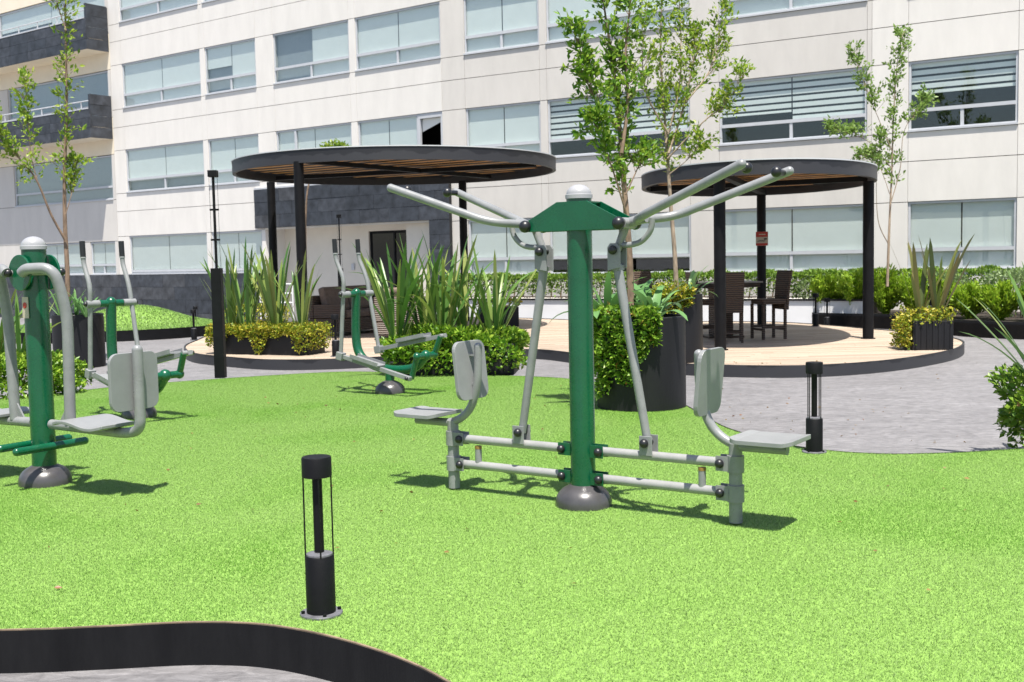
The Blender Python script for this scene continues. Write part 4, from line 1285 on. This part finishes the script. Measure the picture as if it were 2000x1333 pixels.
tree('young_tree', 'slim young tree at the far left behind the swing seat exerciser', 18.2,
     [([(133, 610), (131, 520), (127, 440), (126, 340), (130, 220), (129, 120), (128, 0), (135, -60)], .3, .045, .40),
      ([(128, 470), (100, 420), (70, 350), (30, 300), (0, 265), (-40, 200)], -.5, .022, .38),
      ([(128, 420), (142, 370), (150, 320)], .3, .010, .4),
      ([(75, 360), (60, 300), (55, 220), (48, 160)], .2, .009, .35),
      ([(129, 60), (110, 0), (105, -50)], .3, .010, .2)],
     'leaf_bright', 'bark', 2300, (.06, .105), .04, 23, 3, .40, .10)
tree('young_tree', 'thin pale young tree in front of the right wing, behind the smaller pergola', 22.6,
     [([(1733, 560), (1736, 470), (1738, 420), (1742, 330), (1745, 230), (1752, 130), (1762, 70)], .3, .030, .42),
      ([(1734, 475), (1715, 430), (1712, 340), (1722, 270)], -.3, .011, .65),
      ([(1739, 400), (1758, 330), (1765, 260), (1790, 215), (1805, 195)], .3, .011, .55),
      ([(1742, 330), (1700, 280), (1660, 262), (1625, 252)], -.4, .009, .42),
      ([(1744, 300), (1715, 230), (1690, 170), (1668, 105)], .4, .010, .35),
      ([(1738, 380), (1715, 320), (1690, 305)], .2, .008, .5)],
     'leaf_pale', 'bark_pale', 3000, (.06, .11), .03, 24, 3, .46, .11)
tree('young_tree', 'small tree whose top shows above the roof of the large pergola', 29.0,
     [([(597, 640), (597, 520), (597, 420), (606, 350), (636, 312), (654, 286)], .2, .04, .80),
      ([(636, 315), (640, 302), (640, 294)], .1, .012, .5), ([(640, 312), (664, 302), (672, 294)], .1, .012, .5)],
     'leaf_bright', 'bark', 500, (.08, .13), .04, 25, 3, .30, .10)

# --- big round planter (centre) and the tall pot behind it
def pot(name, label, x, y, z, r, h, cat='planter', group=None, rb=None):
    rb = rb or r; o = empty(name, (x, y, z), 0, label, cat, group)
    MB().lathe([(rb - .01, 0), (rb, .01), (r, h - .008), (r - .006, h), (r - .035, h), (r - .035, h - .05), (.01, h - .051)], n=56).build('shell', 'planter_black', o, smooth=35)
    MB().lathe([(r - .037, h - .05), (.01, h - .03)], n=40).build('soil', 'soil', o, smooth=40)
    return o


pot('round_planter', 'large black round planter at the lawn edge holding the dark tree', 1.24, 10.80, .165, .425, .88)
pot('round_planter', 'tall slim black pot on the deck behind the large round planter', 2.33, 15.55, DZ, .31, .93)
pot('round_planter', 'black pot behind the left exerciser with a slim tree', -7.05, 18.3, 0, .40, .86)


def skirt(r, h, a0, a1, drop, top=.12, thick=.10):
    """foliage hanging over the rim of a round pot between angles a0 and a1"""
    def f(n, rg):
        a = rg.uniform(a0, a1, n); am = (a0 + a1) / 2; e = 1 - np.abs((a - am) / ((a1 - a0) / 2)) ** 1.9
        dl = drop * (.30 + .70 * e) * (1 + .18 * np.sin(a * 9) + .12 * np.sin(a * 23 + 1)); t = rg.uniform(0, 1, n) ** .85
        on_top = rg.random(n) < .25
        bulge = thick * (.55 + .45 * np.sin(a * 13) * np.sin(t * 9)) * (1 - .55 * t)
        R_ = np.where(on_top, r * rg.uniform(.55, 1.05, n), r + bulge * rg.uniform(.25, 1.05, n))
        z = np.where(on_top, h + top * rg.uniform(.1, 1, n), h + top * .6 - (dl + top * .5) * t)
        P = np.stack([R_ * np.cos(a), R_ * np.sin(a), z], 1); D = np.stack([np.cos(a), np.sin(a), .4 - .6 * t], 1)
        return P, D
    return f


def hanging(name, label, x, y, z, fn, n, lsize, m, seed, group=None):
    o = empty(name, (x, y, z), 0, label, 'shrub', group)
    cascade(o, fn, n, lsize, m, np.random.default_rng(seed)); return o


hanging('trailing_shrub', 'trailing green shrub with reddish tips spilling over the large round planter', 1.24, 10.80, .165, skirt(.43, .86, rad(150), rad(284), .62, .12, .11), 3300, (.045, .075), 'leaf_mixed', 31)
hanging('trailing_shrub', 'yellow green shrub spilling over the tall slim pot', 2.33, 15.55, DZ, skirt(.31, .90, rad(170), rad(290), .26, .20, .12), 1200, (.045, .075), 'leaf_yellow', 32)
for i, (px, py, Y, h, n, lb) in enumerate([(1185, 618, 10.85, .58, 18, 'arching agapanthus at the left of the large round planter'), (1275, 612, 10.75, .58, 20, 'bright arching agapanthus at the right of the large round planter'), (1232, 600, 11.0, .5, 12, 'agapanthus at the foot of the dark tree')]):
    p = at(px, py, Y); p.z = 1.0
    flax(p, h, n, lb, 60 + i, 'agapanthus', .05, 62, (45, 70, 95), .075, 'agapanthus', 'plant', 'agapanthus in pots', 14)
p = at(1345, 575, 15.5); p.z = 1.03
flax(p, .5, 15, 'agapanthus on top of the tall slim pot', 66, 'agapanthus', .07, 65, (45, 70, 95), .075, 'agapanthus', 'plant', 'agapanthus in pots', 14)
for i, dx in enumerate((-.2, .05, .25)):
    flax((-7.05 + dx, 18.2 - .1 * i, .82), .52, 12, ('left', 'middle', 'right')[i] + ' spiky green tuft in the black pot behind the left exerciser', 70 + i, 'agapanthus', .06, 50, (25, 45, 75), .05, 'grass_tuft', 'plant', 'tufts in the left pot', 6)

# --- planter with box foliage in the middle of the far lawn edge
o = empty('long_planter', (-.70, 14.42, .16), rad(-6), 'long black planter hidden under the bright green box shrub', 'planter')
MB().bx(-.76, .76, -.34, .34, 0, .40).build('shell', 'planter_black', o, bevel=.02)
shrub('box_shrub', 'bright green clipped shrub around the planter behind the green post', 'shrub', (-.72, 14.40, .16), (1.72, 1.0, .56), 7500, (.055, .09), 'leaf_box', rad(-6), 'clipped box shrubs', .45, .13, seed=1)
for i, (px, Y, h, n, lb) in enumerate([(775, 14.3, 1.32, 28, 'flax plant at the left end of the box shrub beside the stepper'), (832, 14.5, 1.30, 24, 'second flax plant from the left in the box shrub'), (865, 14.3, 1.34, 26, 'third flax plant from the left in the box shrub'), (910, 14.6, 1.15, 20, 'fourth flax plant from the left in the box shrub'), (965, 14.3, 1.2, 26, 'flax plant at the right end of the box shrub')]):
    p = at(px, 660, Y); p.z = .62
    flax(p, h, n, lb, 40 + i, 'flax', .11, 29, (4, 8, 20, 38, 75), .048)

# --- planter on the left deck lobe
o = empty('long_planter', (-3.98, 18.45, DZ), rad(-24), 'low black planter on the left of the deck under trailing yellow leaves', 'planter')
MB().prism([(x, y) for x, y in rrect(1.85, .75, .22)], 0, .36).build('shell', 'planter_black', o, smooth=40)
MB().prism([(x, y) for x, y in rrect(1.75, .65, .2)], .34, .372).build('soil', 'soil', o)


def rim_leaves(wd, dp, h, drop):
    def f(n, rg):
        t = rg.uniform(0, 1, n); side = rg.random(n)
        x = np.where(side < .66, (t - .5) * wd, np.where(side < .83, wd / 2, -wd / 2) + rg.normal(0, .03, n)); y = np.where(side < .66, -dp / 2, (t - .5) * dp)
        on = rg.random(n) < .5
        x = np.where(on, rg.uniform(-.5, .5, n) * wd * 1.02, x); y = np.where(on, rg.uniform(-.5, .5, n) * dp * 1.1, y)
        dl = drop * np.clip(.6 + .45 * np.sin(x * 7 + 1) + .3 * np.sin(x * 17), .32, 1.3)
        z = np.where(on, h + rg.uniform(.0, .13, n), h + .08 - rg.uniform(0, 1, n) * dl); out = np.where(on, 0, .07) * rg.uniform(.2, 1, n)
        P = np.stack([x + np.where(side >= .66, np.sign(x) * out, 0), y - np.where(side < .66, out, 0), z], 1)
        D = np.stack([x * .2, -.8 * np.ones(n), .3 * np.ones(n)], 1); return P, D
    return f


o = empty('trailing_shrub', (-3.98, 18.45, DZ), rad(-24), 'yellow leaved shrub trailing over the low planter left on the deck', 'shrub')
cascade(o, rim_leaves(1.85, .75, .36, .34), 6000, (.04, .065), 'leaf_yellow', np.random.default_rng(33))
for i, (px, Y, h, n, lb) in enumerate([(452, 18.7, 1.35, 19, 'flax plant at the left end of the low deck planter'), (482, 18.5, 1.55, 22, 'second flax plant from the left in the low deck planter'), (540, 18.3, 1.55, 28, 'third flax plant from the left in the low deck planter'), (588, 18.1, 1.3, 15, 'flax plant at the right end of the low deck planter')]):
    p = at(px, 640, Y); p.z = DZ + .36
    flax(p, h, n, lb, 80 + i, 'flax', .11, 23, (4, 8, 20, 38), .050)
o = empty('square_planter', (-4.6, 20.4, DZ), 0, 'black planter behind the low deck planter, near the pergola post', 'planter')
MB().bx(-.45, .45, -.3, .3, 0, .45).build('shell', 'planter_black', o, bevel=.01)
shrub('round_shrub', 'yellow green shrub behind the low deck planter, near the pergola post', 'shrub', (-4.6, 20.35, DZ + .30), (1.05, .8, .42), 1500, (.045, .07), 'leaf_yellow', 0, None, .6, .1, seed=2, stems=False)

# --- planter far behind on the deck, and square planter at the right end of the deck
o = empty('square_planter', (-.28, 24.6, DZ), rad(4), 'black planter at the back of the deck between the two pergolas', 'planter')
MB().bx(-.42, .42, -.3, .3, 0, .42).build('shell', 'planter_black', o, bevel=.01)
shrub('round_shrub', 'low yellow green plant in the planter at the back of the deck', 'shrub', (-.28, 24.6, DZ + .38), (.9, .65, .20), 500, (.05, .08), 'leaf_yellow', 0, None, .6, .1, seed=3, stems=False)
o = empty('square_planter', (6.19, 16.72, DZ), rad(-4), 'ribbed square black planter at the right end of the deck', 'planter')
MB().bx(-.29, .29, -.27, .27, 0, .43).build('shell', 'planter_black', o, bevel=.008)
rb = MB()
for k in range(7): rb.bx(-.26 + k * .083, -.225 + k * .083, -.281, -.271, .01, .42)
rb.build('ribs', 'planter_black', o)
o = empty('trailing_shrub', (6.15, 16.72, DZ), rad(-4), 'yellow green shrub trailing over the square planter at the right', 'shrub')


def left_spill(n, rg):
    t = rg.random(n); left = t < .55
    x = np.where(left, -.30 + rg.normal(-.02, .05, n), rg.uniform(-.34, .36, n)); y = np.where(left, rg.uniform(-.3, .3, n), rg.uniform(-.30, .3, n))
    z = np.where(left, .50 - rg.random(n) ** .8 * .46, .44 + rg.uniform(-.05, .17, n))
    return np.stack([x, y, z], 1), np.stack([np.where(left, -.7, 0), -.3 * np.ones(n), .4 * np.ones(n)], 1)


cascade(o, left_spill, 1900, (.04, .07), 'leaf_yellow', np.random.default_rng(35))
for i, (dx, h, n, lb, wnd) in enumerate([(-.12, 1.2, 9, 'bronze green flax at the left of the square planter', None), (.12, 1.36, 11, 'taller bronze green flax at the right of the square planter', 0.2)]):
    flax((6.19 + dx, 16.72, DZ + .42), h, n, lb, 50 + i, 'flax_bronze', .05, 26, (4, 8, 20), .055, wind=wnd)

# --- bushes at the left and right picture edges
shrub('box_shrub', 'dense green clipped shrub behind the left swing seat exerciser', 'shrub', (-6.12, 12.95, .0), (2.0, 1.1, .62), 11000, (.05, .085), 'leaf_box', rad(10), 'clipped box shrubs', .45, .13, seed=4)
shrub('box_shrub', 'dark green clipped shrub at the right picture edge', 'shrub', (4.36, 8.35, .02), (1.15, 1.05, .66), 8500, (.045, .075), 'leaf_mixed', rad(0), 'clipped box shrubs', .45, .13, seed=5)
flax((4.0, 8.35, .55), .95, 15, 'flax plant leaning in at the right picture edge', 91, 'flax', .07, 44, (8, 20, 38), .07, wind=rad(165))
for i, (x, y, h, n, lb) in enumerate([(-6.65, 13.0, 1.2, 18, 'flax plant at the left picture edge behind the swing seat arm'), (-6.1, 13.2, 1.25, 20, 'flax plant behind the post of the left exerciser'), (-5.75, 13.1, 1.0, 14, 'flax plant between the left exerciser and the black pot')]):
    flax((x, y, .45), h, n, lb, 95 + i, 'flax', .09, 34, (8, 20, 38, 75), .05)

# ------------------------------------------------------------------ planted beds along the facade
def wall_line(F, u0, u1, off):
    return F.obj


pw = empty('planter_wall', (-1.86, 32.77, 0), AC, 'long low white planter wall below the ground floor windows', 'wall')
MB().bx(1.4, 12.6, -2.55, -2.40, -.02, .56).build('front_wall', 'white_wall', pw)
MB().bx(1.38, 12.62, -2.58, -2.37, .562, .60).build('coping', 'planter_black', pw)
MB().bx(1.4, 12.6, -2.395, -.3, 0, .575).build('soil', 'soil', pw)
MB().bx(1.4, 12.6, -2.60, -2.551, -.01, .07).build('skirting', 'flange', pw)
pb_ = MB(); rs = random.Random(5)
for k in range(900):
    x, y = rs.uniform(1.5, 12.5), rs.uniform(-2.36, -2.0); r = rs.uniform(.02, .045)
    pb_.add([(x + r, y, .58), (x, y + r, .58), (x - r, y, .58), (x, y - r, .58), (x, y, .58 + r * .8), ], [(0, 1, 4), (1, 2, 4), (2, 3, 4), (3, 0, 4)])
po_ = pb_.build('pebbles', 'pebble', smooth=80, loc=(-1.86, 32.77, 0), rot=(0, 0, AC)); tag(po_, 'pale pebbles under the long hedge on the white planter wall', 'pebbles', kind='stuff')


def hedge(name, label, F, u0, u1, off, z0, h, dp, n, seed, m='leaf_hedge'):
    rg = np.random.default_rng(seed); o = empty(name, F.o, F.a, label, 'hedge')
    u = rg.uniform(u0, u1, n); q = rg.random(n); top = q < .42
    y = np.where(top, rg.uniform(-dp / 2, dp / 2, n), -dp / 2 + rg.exponential(.05, n)); z = np.where(top, z0 + h - rg.exponential(.03, n), z0 + h * rg.uniform(.02, 1, n) ** .7)
    wob = .05 * np.sin(u * 5.1) + .04 * np.sin(u * 11.3 + 1)
    P = np.stack([u, y + off + wob, z + np.where(top, wob * .6, 0)], 1); D = np.stack([0 * u, np.where(top, -.2, -1), np.where(top, 1, .1)], 1)
    plant_obj('foliage', leaf_mesh('foliage', P, D, (.055, .095), m, rg, .55, .8), o)
    st = MB(); x = u0 + .1
    while x < u1:
        st.tube([(x, off, z0 - .08), (x + .05, off, z0 + .25), (x - .03, off - .05, z0 + h * .9)], [.02, .014, .008], 5); x += .28
    st.build('stems', 'bark', o)


hedge('hedge', 'long clipped hedge along the ground floor windows of the middle wing', FC, 1.2, 12.3, -1.6, .64, .52, .8, 15000, 71)
hedge('hedge', 'clipped hedge along the right wing behind the ferns', FD, -.2, 9.0, -1.4, .55, .62, .8, 11000, 72)

bed = empty('bed_edging', (0, 0, 0), 0, 'low black metal planter edging in front of the fern bed', 'planter')
bp = [(6.35, 25.6), (6.55, 24.6), (6.95, 24.0), (7.6, 23.45), (8.05, 22.7), (8.2, 21.8), (8.35, 20.95), (8.7, 20.3), (9.3, 19.7), (10.3, 19.1), (11.5, 18.6)]
bl = [(p.x, p.y) for p in catmull([(a, b_, 0) for a, b_ in bp], 5)]
e_ = MB(); n = len(bl)
for (x, y) in bl: e_.v += [(x, y, -.02), (x, y, .31)]
for (x, y) in bl: e_.v += [(x + .05, y + .03, -.02), (x + .05, y + .03, .31)]
for i in range(n - 1):
    a = 2 * i; e_.f += [(a, a + 1, a + 3, a + 2), (2 * n + a, 2 * n + a + 1, 2 * n + a + 3, 2 * n + a + 2), (a + 1, a + 3, 2 * n + a + 3, 2 * n + a + 1)]
e_.build('band', 'planter_black', bed, smooth=40)
sb = MB().prism(bl + [(11.6, 23.5), (8.6, 26.0)], 0.0, .26).build('soil', 'soil', bed)


def fern(x, y, z, h, w_, n, label, seed, m='leaf_fern'):
    rg = np.random.default_rng(seed); o = empty('fern', (x, y, z), 0, label, 'fern', 'bright ferns in the bed')
    a = rg.uniform(0, 2 * pi, n); t = rg.integers(0, 46, n); fa = (t * 2.39996); rad_ = (t % 7 + 2) / 9 * w_; s_ = rg.beta(1.5, 1.0, n)
    x_ = np.cos(fa) * rad_ * s_ ** 1.1; y_ = np.sin(fa) * rad_ * s_ ** 1.1; z_ = h * (s_ * (1.0 - .32 * (rad_ / w_) * s_)) * (.78 + .22 * np.cos(t * 1.7))
    P = np.stack([x_, y_, z_], 1) + rg.normal(0, .025, (n, 3)); P[:, 2] = np.maximum(P[:, 2], 0); D = np.stack([np.cos(fa) * .5, np.sin(fa) * .5, .8 + 0 * fa], 1)
    plant_obj('fronds', leaf_mesh('fronds', P, D, (.07, .14), m, rg, .34, .55), o)


for k, (x, y, h, w_, lb, m_) in enumerate([
        (6.95, 24.75, .92, .55, 'bright fern at the left end of the fern bed, beside the bollards', 'leaf_fern'),
        (7.45, 24.35, 1.0, .60, 'tall bright fern left of the right pergola post', 'leaf_fern'),
        (7.95, 23.9, 1.05, .60, 'tall bright fern behind the right pergola post', 'leaf_fern'),
        (8.40, 23.4, 1.0, .60, 'bright fern right of the right pergola post', 'leaf_fern'),
        (8.70, 22.7, .78, .55, 'low bright fern behind the left of the square planter', 'leaf_fern'),
        (8.95, 22.0, .72, .55, 'low fern just right of the square planter', 'leaf_fern'),
        (9.25, 21.3, .76, .55, 'low fern between the square planter and the right edge', 'leaf_fern'),
        (9.75, 20.7, .80, .6, 'leafy green plant at the right picture edge above the bed edging', 'leaf_box'),
        (10.4, 20.2, .85, .6, 'leafy green plant partly cut by the right picture edge', 'leaf_box')]):
    fern(x, y, .25, h, w_, 4200, lb, k + 1, m_)
shrub('sage_shrub', 'pale grey green shrub behind the ferns at the left', 'shrub', (6.95, 25.3, .25), (1.1, .9, .80), 1700, (.05, .085), 'leaf_sage', 0, 'pale shrubs in the bed', .7, .1, seed=11)
shrub('sage_shrub', 'pale grey green shrub behind the square planter', 'shrub', (9.0, 23.7, .25), (1.5, 1.0, .86), 2400, (.05, .085), 'leaf_sage', 0, 'pale shrubs in the bed', .7, .1, seed=12)
shrub('sage_shrub', 'pale grey green shrub at the right picture edge below the windows', 'shrub', (10.1, 22.2, .25), (1.7, 1.0, .92), 2600, (.05, .085), 'leaf_sage', 0, 'pale shrubs in the bed', .7, .1, seed=13)

# --- a little leaf litter blown over lawn and paving
rg = np.random.default_rng(77)
P = np.concatenate([np.stack([rg.uniform(-3, 4, 130), rg.uniform(4.6, 13, 130)], 1), np.stack([rg.uniform(1.8, 7, 90), rg.uniform(8.6, 16, 90)], 1)])
on = inside_mask(turf_poly, P); dkm = inside_mask(dpoly, P)
P3 = np.concatenate([P, np.where(on, TZ + .014, np.where(dkm, DZ + .004, .006))[:, None]], 1)
D_ = rg.normal(0, 1, (len(P3), 3)); D_[:, 2] = 0
leafmat('leaf_dry', [(.20, .12, .04), (.30, .20, .07), (.12, .10, .03), (.25, .09, .04)])
tag(plant_obj('leaf_litter', leaf_mesh('leaf_litter', P3, D_, (.018, .04), 'leaf_dry', rg, .5, .1, up=0, fold=.1)), 'a few small dry leaves scattered over lawn and paving', 'leaf litter', kind='stuff')
